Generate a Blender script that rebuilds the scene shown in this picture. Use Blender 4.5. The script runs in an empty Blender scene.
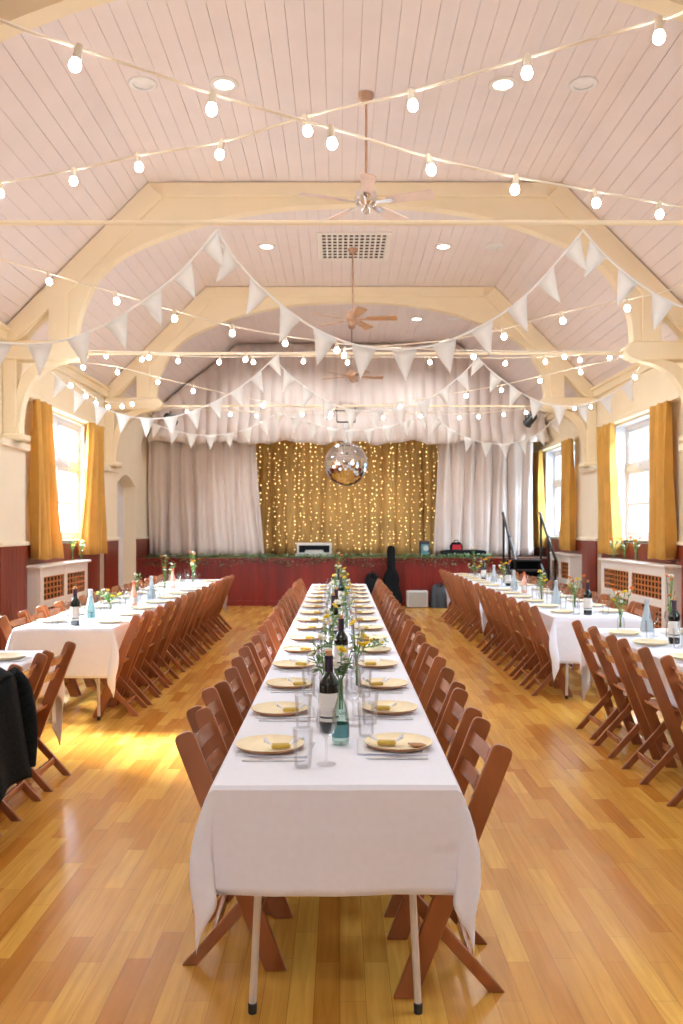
import bpy, bmesh, math, random
from mathutils import Vector, Matrix
random.seed(7)
S = bpy.context.scene
COL = S.collection
PI = math.pi
F = 868.0; VX, VY, CZ = 340.0, 528.0, 1.55      # focal length in pixels, vanishing point, eye height
XC = 0.18                                        # centre line of the hall
HW = 4.23                                        # half width of the hall
XL, XR = XC-HW, XC+HW
YA, YB = -4.5, 20.0                              # hall runs from YA (behind the camera) to YB
EAVE, BREAK, CEIL = 3.95, 2.48, 5.70

# ------------------------------------------------------------------ materials
MATS = {}
def mat(name, col, rough=.5, metal=0., var=.06, scale=6., stretch=(1,1,1), bump=0., emit=0., spec=.5, rnd=0., coat=0., sheen=0., trans=0.):
    if name in MATS: return MATS[name]
    m = bpy.data.materials.new(name); m.use_nodes = True
    nt = m.node_tree; N = nt.nodes; L = nt.links
    b = N['Principled BSDF']
    b.inputs['Roughness'].default_value = rough
    b.inputs['Metallic'].default_value = metal
    b.inputs['Specular IOR Level'].default_value = spec
    if coat: b.inputs['Coat Weight'].default_value = coat; b.inputs['Coat Roughness'].default_value = .15
    if sheen: b.inputs['Sheen Weight'].default_value = sheen
    tc = N.new('ShaderNodeTexCoord'); mp = N.new('ShaderNodeMapping')
    mp.inputs['Scale'].default_value = stretch
    L.new(tc.outputs['Object'], mp.inputs[0])
    nz = N.new('ShaderNodeTexNoise'); nz.inputs['Scale'].default_value = scale; nz.inputs['Detail'].default_value = 4
    L.new(mp.outputs[0], nz.inputs['Vector'])
    rp = N.new('ShaderNodeValToRGB')
    rp.color_ramp.elements[0].position = .3; rp.color_ramp.elements[1].position = .7
    rp.color_ramp.elements[0].color = [max(0, c*(1-var*1.6)) for c in col]+[1]
    rp.color_ramp.elements[1].color = [min(1, c*(1+var)) for c in col]+[1]
    L.new(nz.outputs[0], rp.inputs[0])
    out = rp.outputs[0]
    if rnd:
        oi = N.new('ShaderNodeObjectInfo'); hs = N.new('ShaderNodeHueSaturation')
        mr = N.new('ShaderNodeMapRange'); mr.inputs[3].default_value = 1-rnd; mr.inputs[4].default_value = 1+rnd
        L.new(oi.outputs['Random'], mr.inputs[0]); L.new(mr.outputs[0], hs.inputs['Value']); L.new(out, hs.inputs['Color'])
        out = hs.outputs[0]
    L.new(out, b.inputs['Base Color'])
    if bump:
        bp = N.new('ShaderNodeBump'); bp.inputs['Strength'].default_value = bump; bp.inputs['Distance'].default_value = .01
        L.new(nz.outputs[0], bp.inputs['Height']); L.new(bp.outputs[0], b.inputs['Normal'])
    if emit:
        b.inputs['Emission Color'].default_value = list(col)+[1]; b.inputs['Emission Strength'].default_value = emit
    if trans:                                    # thin cloth letting daylight through
        tl = N.new('ShaderNodeBsdfTranslucent'); mx = N.new('ShaderNodeMixShader'); mx.inputs[0].default_value = trans
        L.new(out, tl.inputs[0]); L.new(b.outputs[0], mx.inputs[1]); L.new(tl.outputs[0], mx.inputs[2])
        L.new(mx.outputs[0], N['Material Output'].inputs[0])
    MATS[name] = m; return m
def glassmat(name, tint=(1,1,1), refl=1.0, rough=.02):
    if name in MATS: return MATS[name]
    m = bpy.data.materials.new(name); m.use_nodes = True
    nt = m.node_tree; N = nt.nodes; L = nt.links
    N.remove(N['Principled BSDF'])
    t = N.new('ShaderNodeBsdfTransparent'); g = N.new('ShaderNodeBsdfGlossy'); g.inputs['Roughness'].default_value = rough
    nz = N.new('ShaderNodeTexNoise'); nz.inputs['Scale'].default_value = 3
    rp = N.new('ShaderNodeValToRGB'); L.new(nz.outputs[0], rp.inputs[0])
    rp.color_ramp.elements[0].color = [c*.97 for c in tint]+[1]; rp.color_ramp.elements[1].color = list(tint)+[1]
    L.new(rp.outputs[0], t.inputs[0])
    fr = N.new('ShaderNodeLayerWeight'); fr.inputs[0].default_value = .35
    mu = N.new('ShaderNodeMath'); mu.operation = 'MULTIPLY'; mu.inputs[1].default_value = refl
    L.new(fr.outputs['Fresnel'], mu.inputs[0])
    mx = N.new('ShaderNodeMixShader'); L.new(mu.outputs[0], mx.inputs[0]); L.new(t.outputs[0], mx.inputs[1]); L.new(g.outputs[0], mx.inputs[2])
    L.new(mx.outputs[0], N['Material Output'].inputs[0])
    MATS[name] = m; return m
def lin(r, g, b):
    f = lambda c: ((c/255+.055)/1.055)**2.4 if c > 10 else c/255/12.92
    return (f(r), f(g), f(b))

def floor_mat():
    m = bpy.data.materials.new('oak_floor'); m.use_nodes = True
    nt = m.node_tree; N = nt.nodes; L = nt.links; b = N['Principled BSDF']
    tc = N.new('ShaderNodeTexCoord'); mp = N.new('ShaderNodeMapping'); mp.inputs['Rotation'].default_value = (0,0,PI/2)
    L.new(tc.outputs['Object'], mp.inputs[0])
    br = N.new('ShaderNodeTexBrick'); br.inputs['Scale'].default_value = 1.0
    br.inputs['Brick Width'].default_value = .62; br.inputs['Row Height'].default_value = .085
    br.inputs['Mortar Size'].default_value = .0007; br.inputs['Mortar Smooth'].default_value = .3; br.inputs['Bias'].default_value = -.05
    br.offset = .37; br.offset_frequency = 2; br.squash = .72; br.squash_frequency = 3
    br.inputs['Color1'].default_value = FLOOR1; br.inputs['Color2'].default_value = FLOOR2
    br.inputs['Mortar'].default_value = FLOOR3
    L.new(mp.outputs[0], br.inputs['Vector'])
    mp2 = N.new('ShaderNodeMapping'); mp2.inputs['Scale'].default_value = (1,.06,1)
    L.new(tc.outputs['Object'], mp2.inputs[0])
    nz = N.new('ShaderNodeTexNoise'); nz.inputs['Scale'].default_value = 28; nz.inputs['Detail'].default_value = 6; nz.inputs['Distortion'].default_value = 1.2
    L.new(mp2.outputs[0], nz.inputs['Vector'])
    rp = N.new('ShaderNodeValToRGB'); L.new(nz.outputs[0], rp.inputs[0])
    rp.color_ramp.elements[0].position = .3; rp.color_ramp.elements[1].position = .65
    rp.color_ramp.elements[0].color = (.74,.67,.55,1); rp.color_ramp.elements[1].color = (1.0,1.0,1.0,1)
    mx = N.new('ShaderNodeMix'); mx.data_type = 'RGBA'; mx.blend_type = 'MULTIPLY'; mx.inputs[0].default_value = .8
    L.new(br.outputs[0], mx.inputs[6]); L.new(rp.outputs[0], mx.inputs[7])
    L.new(mx.outputs[2], b.inputs['Base Color'])
    n2 = N.new('ShaderNodeTexNoise'); n2.inputs['Scale'].default_value = 1.5
    mr = N.new('ShaderNodeMapRange'); mr.inputs[3].default_value = .16; mr.inputs[4].default_value = .28
    L.new(n2.outputs[0], mr.inputs[0]); L.new(mr.outputs[0], b.inputs['Roughness'])
    bp = N.new('ShaderNodeBump'); bp.inputs['Strength'].default_value = .12; bp.inputs['Distance'].default_value = .002
    L.new(nz.outputs[0], bp.inputs['Height']); L.new(bp.outputs[0], b.inputs['Normal'])
    b.inputs['Specular IOR Level'].default_value = .5
    return m
FLOOR1 = lin(229,177,84)+(1,); FLOOR2 = lin(190,123,46)+(1,); FLOOR3 = lin(130,80,40)+(1,)

M_floor = floor_mat()
M_ceil = mat('painted_ceiling_boards', lin(243,233,233), .55, var=.02, scale=2)
M_cream = mat('cream_truss_paint', lin(250,235,204), .5, var=.02, scale=2)
M_wall = mat('cream_wall_paint', lin(250,239,216), .7, var=.02, scale=1.5)
M_white = mat('white_gloss_paint', lin(244,240,235), .35, var=.015, scale=2)
M_panel = mat('dark_red_panelling', lin(128,46,28), .32, var=.18, scale=9, stretch=(1,1,.12))
M_stage = mat('stained_stage_boards', lin(122,26,15), .35, var=.18, scale=7, stretch=(1,1,.12))
M_wood = mat('varnished_beech', lin(152,92,56), .3, var=.12, scale=14, stretch=(1,.5,.25), rnd=.12)
M_seat = mat('varnished_seat_ply', lin(164,102,68), .24, var=.12, scale=10, stretch=(.3,1,1), rnd=.1, coat=.6)
M_cloth = mat('white_table_linen', lin(234,236,248), .85, var=.012, scale=40, bump=.05, sheen=.1)
M_napkin = mat('white_napkin_linen', lin(238,239,246), .85, var=.02, scale=30)
M_steel = mat('brushed_steel', (.74,.75,.78), .34, metal=.55, var=.04, scale=20)
M_chrome = mat('chrome', (.85,.85,.86), .1, metal=1, var=.02)
M_rubber = mat('black_rubber', (.02,.02,.02), .6)
M_plate = mat('palm_leaf_plate', lin(248,230,194), .55, var=.12, scale=9, stretch=(1,.18,1), rnd=.08)
M_plateb = mat('palm_leaf_underside', lin(180,126,84), .6, var=.15, scale=9, stretch=(1,.2,1))
M_gold = mat('olive_gold_paper', lin(196,164,62), .5)
M_cur = mat('mustard_curtain', lin(218,166,78), .8, var=.07, scale=3, sheen=.15, trans=.16)
M_drape = mat('taupe_stage_drape', lin(226,214,208), .85, var=.03, scale=2, sheen=.15)
M_back = mat('gold_backdrop_drape', lin(200,160,96), .8, var=.1, scale=2)
M_bunt = mat('white_bunting_cotton', lin(253,252,250), .85, var=.01, trans=.42)
M_cord = mat('cream_cord', lin(240,226,204), .6)
M_black = mat('black_fabric', (.008,.009,.011), .9, spec=.2, var=.2, scale=12)
M_blackm = mat('black_metal', (.012,.012,.013), .4)
M_dark = mat('dark_navy_plastic', (.02,.024,.034), .5)
M_lattice = mat('brown_lattice_wood', lin(190,116,62), .5, var=.1)
M_holeshade = mat('painted_cavity_shade', (.03,.015,.01), .9)  # near-black colour stands for the shade inside holes
M_fanwood = mat('oak_fan_blade', lin(178,132,92), .4, var=.1, scale=8, stretch=(.2,1,1))
M_fanpink = mat('pale_pink_fan_blade', lin(236,212,200), .4, var=.05, scale=8)
M_brass = mat('pale_bronze', lin(186,146,120), .4, metal=.35)
M_mirror = mat('mirror_facets', (.82,.82,.83), .07, metal=1, var=.02)
M_leaf = mat('green_leaf', lin(128,162,104), .6, var=.25, scale=8, rnd=.25)
M_leafd = mat('eucalyptus_leaf', lin(138,166,122), .6, var=.25, scale=8)
M_stem = mat('green_stem', lin(96,140,60), .6)
M_yel = mat('yellow_petals', lin(250,214,40), .6, rnd=.1)
M_org = mat('orange_petals', lin(236,130,50), .6, rnd=.15)
M_wht = mat('white_petals', lin(248,246,232), .6)
M_glass = glassmat('clear_glass', (.993,.996,1), .28)
M_pane = glassmat('window_glass', (.97,.985,1.), .35)
M_teal = glassmat('green_bottle_glass', (.88,.96,.93), .35)
M_winegl = mat('dark_wine_glass', (.008,.012,.010), .06, spec=.6)
M_label = mat('paper_label', lin(232,228,222), .7)
M_caps = mat('purple_capsule', lin(48,28,52), .35)
M_cork = mat('cork', lin(206,150,98), .8)
M_pink = mat('pink_drink', lin(238,170,150), .2)
M_red = mat('red_plastic', lin(190,24,40), .5)
M_grey = mat('grey_case', lin(196,194,192), .5)
M_teal2 = mat('teal_print', lin(84,140,146), .5)
M_jacket = mat('black_wool', (.010,.013,.015), .95, var=.3, scale=60, spec=.15)
M_brick = None
def emitter(name, col, s):
    m = bpy.data.materials.new(name); m.use_nodes = True
    nt = m.node_tree; N = nt.nodes; N.remove(N['Principled BSDF'])
    e = N.new('ShaderNodeEmission'); e.inputs[0].default_value = list(col)+[1]; e.inputs[1].default_value = s
    nt.links.new(e.outputs[0], N['Material Output'].inputs[0]); MATS[name] = m; return m
M_bulb = emitter('lit_bulb_glass', (.93,.97,.97), 48)
M_fairy = emitter('lit_fairy_bulb', (1,.74,.30), 2.6)
M_fairy.cycles.emission_sampling = 'NONE'
M_lens = emitter('lit_downlight_lens', (1,.95,.85), 12)

# ------------------------------------------------------------------ mesh builder
class MB:
    def __init__(s): s.v = []; s.f = []; s.mi = []
    def add(s, vs, fs, mi=0, M=None):
        o = len(s.v)
        s.v += [tuple(M @ Vector(p)) if M else tuple(p) for p in vs]
        s.f += [tuple(i+o for i in f) for f in fs]; s.mi += [mi]*len(fs); return s
    def box(s, x0, x1, y0, y1, z0, z1, mi=0, M=None):
        vs = [(x,y,z) for x in (x0,x1) for y in (y0,y1) for z in (z0,z1)]
        return s.add(vs, [(0,1,3,2),(4,6,7,5),(0,4,5,1),(2,3,7,6),(0,2,6,4),(1,5,7,3)], mi, M)
    def prism(s, poly, a, b, axis='y', mi=0, M=None):          # 2-D outline extruded along one axis
        P = {'y': lambda p,t: (p[0],t,p[1]), 'x': lambda p,t: (t,p[0],p[1]), 'z': lambda p,t: (p[0],p[1],t)}[axis]
        n = len(poly)
        vs = [P(p,a) for p in poly]+[P(p,b) for p in poly]
        fs = [tuple(range(n)), tuple(range(2*n-1,n-1,-1))]+[(i,(i+1)%n,n+(i+1)%n,n+i) for i in range(n)]
        return s.add(vs, fs, mi, M)
    def tube(s, pts, r, n=8, mi=0, cap=True, M=None):
        pts = [Vector(p) for p in pts]; k = len(pts)
        rs = r if isinstance(r, (list,tuple)) else [r]*k
        vs = []; up = None
        for i,p in enumerate(pts):
            d = (pts[min(i+1,k-1)]-pts[max(i-1,0)]).normalized()
            if up is None: up = Vector((0,0,1)) if abs(d.z) < .9 else Vector((1,0,0))
            a = d.cross(up).normalized(); c = a.cross(d).normalized(); up = c
            for j in range(n):
                t = 2*PI*j/n; vs.append(p+(a*math.cos(t)+c*math.sin(t))*rs[i])
        fs = [(i*n+j, i*n+(j+1)%n, (i+1)*n+(j+1)%n, (i+1)*n+j) for i in range(k-1) for j in range(n)]
        if cap: fs += [tuple(range(n-1,-1,-1)), tuple((k-1)*n+j for j in range(n))]
        return s.add(vs, fs, mi, M)
    def lathe(s, prof, n=20, mi=0, c=(0,0,0), M=None, cap=True):          # prof: (radius, height) from one end to the other
        vs = []; fs = []; k = len(prof)
        for r,z in prof:
            for j in range(n):
                t = 2*PI*j/n; vs.append((c[0]+r*math.cos(t), c[1]+r*math.sin(t), c[2]+z))
        for i in range(k-1):
            for j in range(n): fs.append((i*n+j, i*n+(j+1)%n, (i+1)*n+(j+1)%n, (i+1)*n+j))
        if cap and prof[0][0] > 1e-6: fs.append(tuple(range(n-1,-1,-1)))
        if cap and prof[-1][0] > 1e-6: fs.append(tuple((k-1)*n+j for j in range(n)))
        return s.add(vs, fs, mi, M)
    def ball(s, c, r, n=10, m=6, mi=0, sz=1., M=None):
        return s.lathe([(max(r*math.sin(PI*i/m),1e-7), -r*sz*math.cos(PI*i/m)) for i in range(m+1)], n, mi, c, M)
    def grid(s, fn, nu, nv, mi=0):
        vs = [fn(i/nu, j/nv) for i in range(nu+1) for j in range(nv+1)]
        fs = [(i*(nv+1)+j, (i+1)*(nv+1)+j, (i+1)*(nv+1)+j+1, i*(nv+1)+j+1) for i in range(nu) for j in range(nv)]
        return s.add(vs, fs, mi)
    def build(s, name, mats, parent=None, bevel=0, seg=1, smooth=True, kind=None, solid=0, merge=False):
        me = bpy.data.meshes.new(name); me.from_pydata(s.v, [], s.f)
        if not isinstance(mats, (list,tuple)): mats = [mats]
        for m in mats: me.materials.append(m)
        for p,mi in zip(me.polygons, s.mi): p.material_index = mi
        bm = bmesh.new(); bm.from_mesh(me)
        if merge: bmesh.ops.remove_doubles(bm, verts=bm.verts, dist=1e-5)
        bmesh.ops.recalc_face_normals(bm, faces=bm.faces)
        if bevel:
            ed = [e for e in bm.edges if len(e.link_faces) == 2 and e.calc_face_angle(0) > .6]
            bmesh.ops.bevel(bm, geom=ed, offset=bevel, segments=seg, profile=.6, affect='EDGES', clamp_overlap=True)
        bm.to_mesh(me); bm.free()
        if smooth:
            for p in me.polygons: p.use_smooth = True
            me.set_sharp_from_angle(angle=math.radians(32))
        o = bpy.data.objects.new(name, me); COL.objects.link(o)
        if parent: o.parent = parent
        if kind: o['kind'] = kind
        if solid:
            md = o.modifiers.new('thickness', 'SOLIDIFY'); md.thickness = solid; md.offset = 0
        return o
def tag(o, label=None, cat=None, group=None, kind=None):
    if label: o['label'] = label
    if cat: o['category'] = cat
    if group: o['group'] = group
    if kind: o['kind'] = kind
    return o
def thing(name, label, cat, loc=(0,0,0), rz=0, group=None, kind=None):
    o = bpy.data.objects.new(name, None); COL.objects.link(o)
    o.empty_display_size = .05
    o.location = loc; o.rotation_euler = (0,0,rz)
    return tag(o, label, cat, group, kind)
def dup(root, loc, rz=0, label=None, group=None):
    def rec(o, par):
        c = o.copy(); COL.objects.link(c); c.parent = par
        for ch in list(o.children): rec(ch, c)
        return c
    r = rec(root, None); r.location = loc; r.rotation_euler = (0,0,rz)
    if label: r['label'] = label
    if group: r['group'] = group
    return r
class Proto:                                  # first placement uses the prototype itself, later ones are copies
    def __init__(s, make): s.make = make; s.o = None
    def put(s, loc, rz, label, group=None):
        if s.o is None:
            s.o = s.make(); s.o.location = loc; s.o.rotation_euler = (0,0,rz); s.o['label'] = label
            if group: s.o['group'] = group
            return s.o
        return dup(s.o, loc, rz, label, group)
ORD = ['first','second','third','fourth','fifth','sixth','seventh','eighth','ninth','tenth','eleventh','twelfth','thirteenth','fourteenth','fifteenth','sixteenth']
def inter(pts, n):                            # smooth curve through points
    P = [Vector(p) for p in pts]; out = []
    for i in range(len(P)-1):
        p0, p1, p2, p3 = P[max(i-1,0)], P[i], P[i+1], P[min(i+2,len(P)-1)]
        for k in range(n):
            t = k/n
            out.append(.5*((2*p1)+(p2-p0)*t+(2*p0-5*p1+4*p2-p3)*t*t+(3*p1-p0-3*p2+p3)*t**3))
    out.append(P[-1]); return out
# ------------------------------------------------------------------ the hall
TRUSS = [-3.0, 1.5, 6.0, 10.5, 15.0]
b = MB().box(XL-.3, XR+.3, YA-.3, YB+.3, -.1, 0); b.build('floor', M_floor, kind='structure', smooth=False)
# ceiling of tongue-and-groove boards running down the hall
b = MB(); bw = .155; g = .004
n = int(2*BREAK/bw)
w = 2*BREAK/n
for i in range(n):
    x = XC-BREAK+i*w; b.box(x+g/2, x+w-g/2, YA, YB, CEIL, CEIL+.02)
b.box(XC-BREAK-.05, XC+BREAK+.05, YA, YB, CEIL+.022, CEIL+.06, 1)
ln = (HW-BREAK)*math.sqrt(2); n = int(ln/bw); w = ln/n
for sgn in (-1,1):
    M = Matrix.Translation((XC+sgn*BREAK, 0, CEIL)) @ Matrix.Rotation(sgn*PI/4, 4, 'Y')
    for i in range(n):
        a0, a1 = i*w+g/2, (i+1)*w-g/2
        if sgn < 0: a0, a1 = -a1, -a0
        b.box(a0, a1, YA, YB, 0, .02, 0, M)
    a0, a1 = (0, ln+.3) if sgn > 0 else (-ln-.3, 0)
    b.box(a0, a1, YA, YB, .022, .06, 1, M)
b.build('ceiling', [M_ceil, mat('shadow_gap', lin(206,188,182), .8)], kind='structure', smooth=False)

WZ0, WZ1 = 1.36, 3.18
LWIN = [(6.9,9.2), (11.55,13.75)]
RWIN = [(2.5,4.8), (6.9,9.2), (11.7,13.9), (16.3,18.6)]
DOOR = (15.75, 17.2, 2.36, .2)        # opening in the left wall: start, end, springing height, rise
def wall_with_openings(x0, x1, wins, door=None):
    b = MB(); ys = YA
    ops = [(a,c,WZ0,WZ1) for a,c in wins]+([(door[0],door[1],0,None)] if door else [])
    for a,c,z0,z1 in sorted(ops):
        b.box(x0,x1,ys,a,0,EAVE+.1)
        if z1 is None:                 # arched head
            k = 12; pts = [(a,EAVE+.1)]+[(a+(c-a)*i/k, door[2]+door[3]*math.sin(PI*i/k)) for i in range(k+1)]+[(c,EAVE+.1)]
            b.prism(pts, x0, x1, 'x')
        else:
            b.box(x0,x1,a,c,0,z0); b.box(x0,x1,a,c,z1,EAVE+.1)
        ys = c
    b.box(x0,x1,ys,YB,0,EAVE+.1)
    return b
bl = wall_with_openings(XL-.3, XL, LWIN, DOOR); br = wall_with_openings(XR, XR+.3, RWIN)
for y in TRUSS:                        # piers under each truss
    for bb, s, X in ((bl,1,XL),(br,-1,XR)):
        bb.box(min(X,X+s*.09), max(X,X+s*.09), y-.42, y+.42, 0, 2.52)
        bb.box(min(X,X+s*.14), max(X,X+s*.14), y-.46, y+.46, 2.52, 2.6)
bl.build('wall_left', M_wall, kind='structure', smooth=False); br.build('wall_right', M_wall, kind='structure', smooth=False)
gab = [(XL-.3,0),(XR+.3,0),(XR+.3,EAVE),(XR,EAVE+.1),(XC+BREAK,CEIL+.06),(XC-BREAK,CEIL+.06),(XL,EAVE+.1),(XL-.3,EAVE)]
MB().prism(gab, YB, YB+.3).build('wall_back', M_wall, kind='structure', smooth=False)
# wall behind the camera, with one unseen window added for front fill
b = MB(); FILL_WIN = [(-2.4,-1.8)]; xs = XL-.3
for a,c in FILL_WIN:
    b.box(xs,a,YA-.3,YA,0,3.9); b.box(a,c,YA-.3,YA,0,1.0); b.box(a,c,YA-.3,YA,3.4,3.9); xs = c
b.box(xs,XR+.3,YA-.3,YA,0,3.9)
b.prism([(XL-.3,3.9),(XR+.3,3.9),(XR,EAVE+.1),(XC+BREAK,CEIL+.06),(XC-BREAK,CEIL+.06),(XL,EAVE+.1)], YA-.3, YA)
b.build('wall_front', mat('bounce_toned_finish', lin(205,180,150), .5), kind='structure', smooth=False)  # invented finish, toned for how much light it bounces forward

# wainscot of vertical boards, dado rail, eaves moulding, skirting
def boards(b, X, s, y0, y1, z0, z1, w=.11):
    n = max(1, int((y1-y0)/w)); w = (y1-y0)/n
    for i in range(n): b.box(min(X,X+s*.022), max(X,X+s*.022), y0+i*w+.003, y0+(i+1)*w-.003, z0, z1)
    b.box(min(X,X+s*.012), max(X,X+s*.012), y0, y1, z0, z1)
for k,(X,s,segs) in enumerate(((XL,1,[(YA,DOOR[0]-.04),(DOOR[1]+.04,YB)]),(XR,-1,[(YA,YB)]))):
    b = MB(); r = MB(); sk = MB()
    for a,c in segs:
        cuts = [a]+[v for y in TRUSS for v in (y-.43,y+.43) if a < v < c]+[c]
        cuts.sort()
        for i in range(len(cuts)-1):
            mid = (cuts[i]+cuts[i+1])/2; on = any(abs(mid-y) < .43 for y in TRUSS)
            xx = X+s*(.09 if on else 0)
            boards(b, xx, s, cuts[i], cuts[i+1], 0, 1.33)
            x1 = xx+s*.05; r.box(min(xx,x1), max(xx,x1), cuts[i], cuts[i+1], 1.33, 1.375)
            x1 = xx+s*.035; sk.box(min(xx,x1), max(xx,x1), cuts[i], cuts[i+1], 0, .14)
    b.build('trim_%d' % (k+1), M_panel, kind='structure', smooth=False)
    r.build('trim_%d' % (k+3), M_wall, kind='structure', bevel=.006)
    sk.build('baseboard_%s' % ('left','right')[k], M_panel, kind='structure', bevel=.006)
    e = MB(); e.box(min(X,X+s*.07), max(X,X+s*.07), YA, YB, EAVE-.16, EAVE-.02); e.box(min(X,X+s*.12), max(X,X+s*.12), YA, YB, EAVE-.05, EAVE+.0)
    e.build('trim_%d' % (k+5), M_cream, kind='structure', bevel=.01)
    p = MB()                           # ledge above the windows
    for i in range(len(TRUSS)):
        y0 = TRUSS[i]+.47; y1 = TRUSS[i+1]-.47 if i < len(TRUSS)-1 else (YB-.9 if s < 0 else y0+.05)
        if y1-y0 > .3: p.box(min(X,X+s*.13), max(X,X+s*.13), y0, y1, 3.2, 3.27); p.box(min(X,X+s*.03), max(X,X+s*.03), y0, y1, 3.27, EAVE-.16)
    p.build('trim_%d' % (k+7), M_cream, kind='structure', bevel=.006)

# roof trusses: hammer posts, arched braces, collar; a tie rod between the hammer beams
arch = [(-3.34,3.78),(-3.335,3.9),(-3.30,4.13),(-3.17,4.43),(-3.04,4.62),(-2.78,4.84),(-2.30,5.06),(-1.69,5.26),(-.91,5.40),(0,5.445)]
arch = [(p.x,p.y) for p in inter([(x,z,0) for x,z in arch], 4)]
def mirror(pts): return pts+[(-x,z) for x,z in reversed(pts) if abs(x) > 1e-6]
outer = [(0,CEIL-.004),(-BREAK,CEIL-.004),(-HW+.01,EAVE-.004),(-HW+.01,3.70),(-3.96,3.86),(-3.67,4.17),(-3.67,3.78)]
for k,y in enumerate(TRUSS):
    root = thing('roof_truss', None, None, (XC,y,0), 0, None, 'structure')
    T = .16
    half = outer[1:]+arch
    poly = half+[(-x,z) for x,z in reversed(half[:-1])]
    MB().prism(poly, -T/2, T/2).build('arched_brace', M_cream, root, smooth=False)
    # raised moulding along rafter and collar on both faces
    rb = MB()
    for s in (-1,1):
        for fy in (-T/2-.035, T/2):
            q = [(-HW+.02,EAVE-.01),(-BREAK,CEIL-.01),(-BREAK+.18,CEIL-.18),(-3.44,4.36),(-3.44,3.79),(-3.67,3.79),(-3.67,4.17),(-HW+.02,3.66)]
            q = [(s*-x,z) for x,z in q]
            rb.prism(q, fy, fy+.035)
    for fy in (-T/2-.035, T/2): rb.box(-BREAK+.18, BREAK-.18, fy, fy+.035, CEIL-.18, CEIL-.01)
    rb.build('rafter', M_cream, root, bevel=.008)
    for s in (-1,1):
        hb = MB()
        q = [(-HW+.01,3.57),(-3.36,3.57),(-3.26,3.62),(-3.23,3.68),(-3.26,3.75),(-3.34,3.79),(-HW+.01,3.79)]
        hb.prism([(s*-x,z) for x,z in q], -.14, .14)
        hb.build('hammer_beam', M_cream, root, bevel=.02)
        inn = [(p.x,p.y) for p in inter([(-3.40,3.57,0),(-3.60,3.52,0),(-3.80,3.40,0),(-3.95,3.18,0),(-4.02,2.9,0),(-4.04,2.6,0)], 5)]
        o2 = [(p.x,p.y) for p in inter([(-3.72,3.57,0),(-3.86,3.52,0),(-4.0,3.38,0),(-4.06,3.2,0)], 4)]
        MB().prism([(s*-x,z) for x,z in inn+[(-HW+.01,2.6),(-HW+.01,3.1),(-4.06,3.1)]+list(reversed(o2))], -.08, .08).build('curved_bracket', M_cream, root, smooth=False)
        MB().box(s*(HW-.17) if s > 0 else -HW+.005, s*(HW-.005) if s > 0 else -HW+.17, -.11, .11, 2.6, 3.57).build('wall_post', M_cream, root, bevel=.01)
        MB().box(s*(HW-.26) if s > 0 else -HW+.005, s*(HW-.005) if s > 0 else -HW+.26, -.16, .16, 2.6, 2.68).build('corbel', M_cream, root, bevel=.02)
    MB().tube([(-3.25,0,3.66),(3.25,0,3.66)], .018, 8).build('tie_rod', M_cream, root)

# windows
M_winw = mat('window_white_paint', lin(236,238,246), .4, var=.01)
def window(name, X, s, y0, y1, z0=WZ0, z1=WZ1):
    dp = .1 if s > 0 else .2
    r = thing(name, None, None, (0,0,0), 0, None, 'structure')
    xo = X-s*dp                         # sits back in the reveal
    f = MB()
    def bar(a,c,za,zb,d=.07): f.box(xo-d/2, xo+d/2, a, c, za, zb)
    bar(y0,y0+.07,z0,z1); bar(y1-.07,y1,z0,z1); bar(y0+.07,y1-.07,z1-.07,z1); bar(y0+.07,y1-.07,z0,z0+.08)
    ym = (y0+y1)/2; zt = z0+(z1-z0)*.62
    bar(ym-.04,ym+.04,z0+.08,z1-.07,.09); bar(y0+.07,y1-.07,zt-.045,zt+.045,.085)
    for q in (-1,1):
        a,c = (y0+.07,ym-.05) if q < 0 else (ym+.05,y1-.07)
        for za,zb in ((z0+.08,zt-.045),(zt+.045,z1-.07)):
            t=.05
            f.box(xo-.02,xo+.02,a,a+t,za,zb); f.box(xo-.02,xo+.02,c-t,c,za,zb); f.box(xo-.02,xo+.02,a+t,c-t,za,za+t); f.box(xo-.02,xo+.02,a+t,c-t,zb-t,zb)
        f.box(xo-.015,xo+.015,a+.05,c-.05,(z0+zt)/2-.02,(z0+zt)/2+.02)
    f.build('window_frame', M_winw, r, bevel=.004)
    g = MB()
    g.add([(xo-s*.0,y0+.06,z0+.06),(xo,y1-.06,z0+.06),(xo,y1-.06,z1-.06),(xo,y0+.06,z1-.06)], [(0,1,2,3)])
    g.build('pane', M_pane, r, smooth=False)
    xs = (xo+s*.0, X+s*.05); MB().box(min(xs),max(xs),y0-.05,y1+.05,z0-.035,z0+.005).build('window_sill', M_winw, r, bevel=.006)
    rv = MB(); xa,xb = min(xo,X-s*.001),max(xo,X-s*.001)
    rv.box(xa,xb,y0,y0+.012,z0,z1); rv.box(xa,xb,y1-.012,y1,z0,z1); rv.box(xa,xb,y0+.012,y1-.012,z1-.012,z1)
    rv.build('reveal_lining', M_winw, r, smooth=False)
    st = MB(); yq = ym-s*0+.35; st.tube([(xo+s*.06,yq,zt+.03),(xo+s*.1,yq,zt-.02),(xo+s*.05,yq,z1-.15)], .008, 6)
    st.tube([(xo+s*.06,yq-.04,zt+.03),(xo+s*.06,yq+.04,zt+.03)], .012, 6)
    st.build('casement_stay', M_steel, r)
    ld = bpy.data.lights.new('daylight_portal', 'AREA'); ld.shape = 'RECTANGLE'; ld.size = y1-y0; ld.size_y = z1-z0
    ld.cycles.is_portal = True
    lo = bpy.data.objects.new('daylight_portal', ld); COL.objects.link(lo)
    lo.location = (X-s*.29, (y0+y1)/2, (z0+z1)/2); lo.rotation_euler = Vector((s,0,0)).to_track_quat('-Z','Z').to_euler()
    return r
wn = 1
for a,c in LWIN: window('window_%d' % wn, XL, 1, a, c); wn += 1
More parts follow.
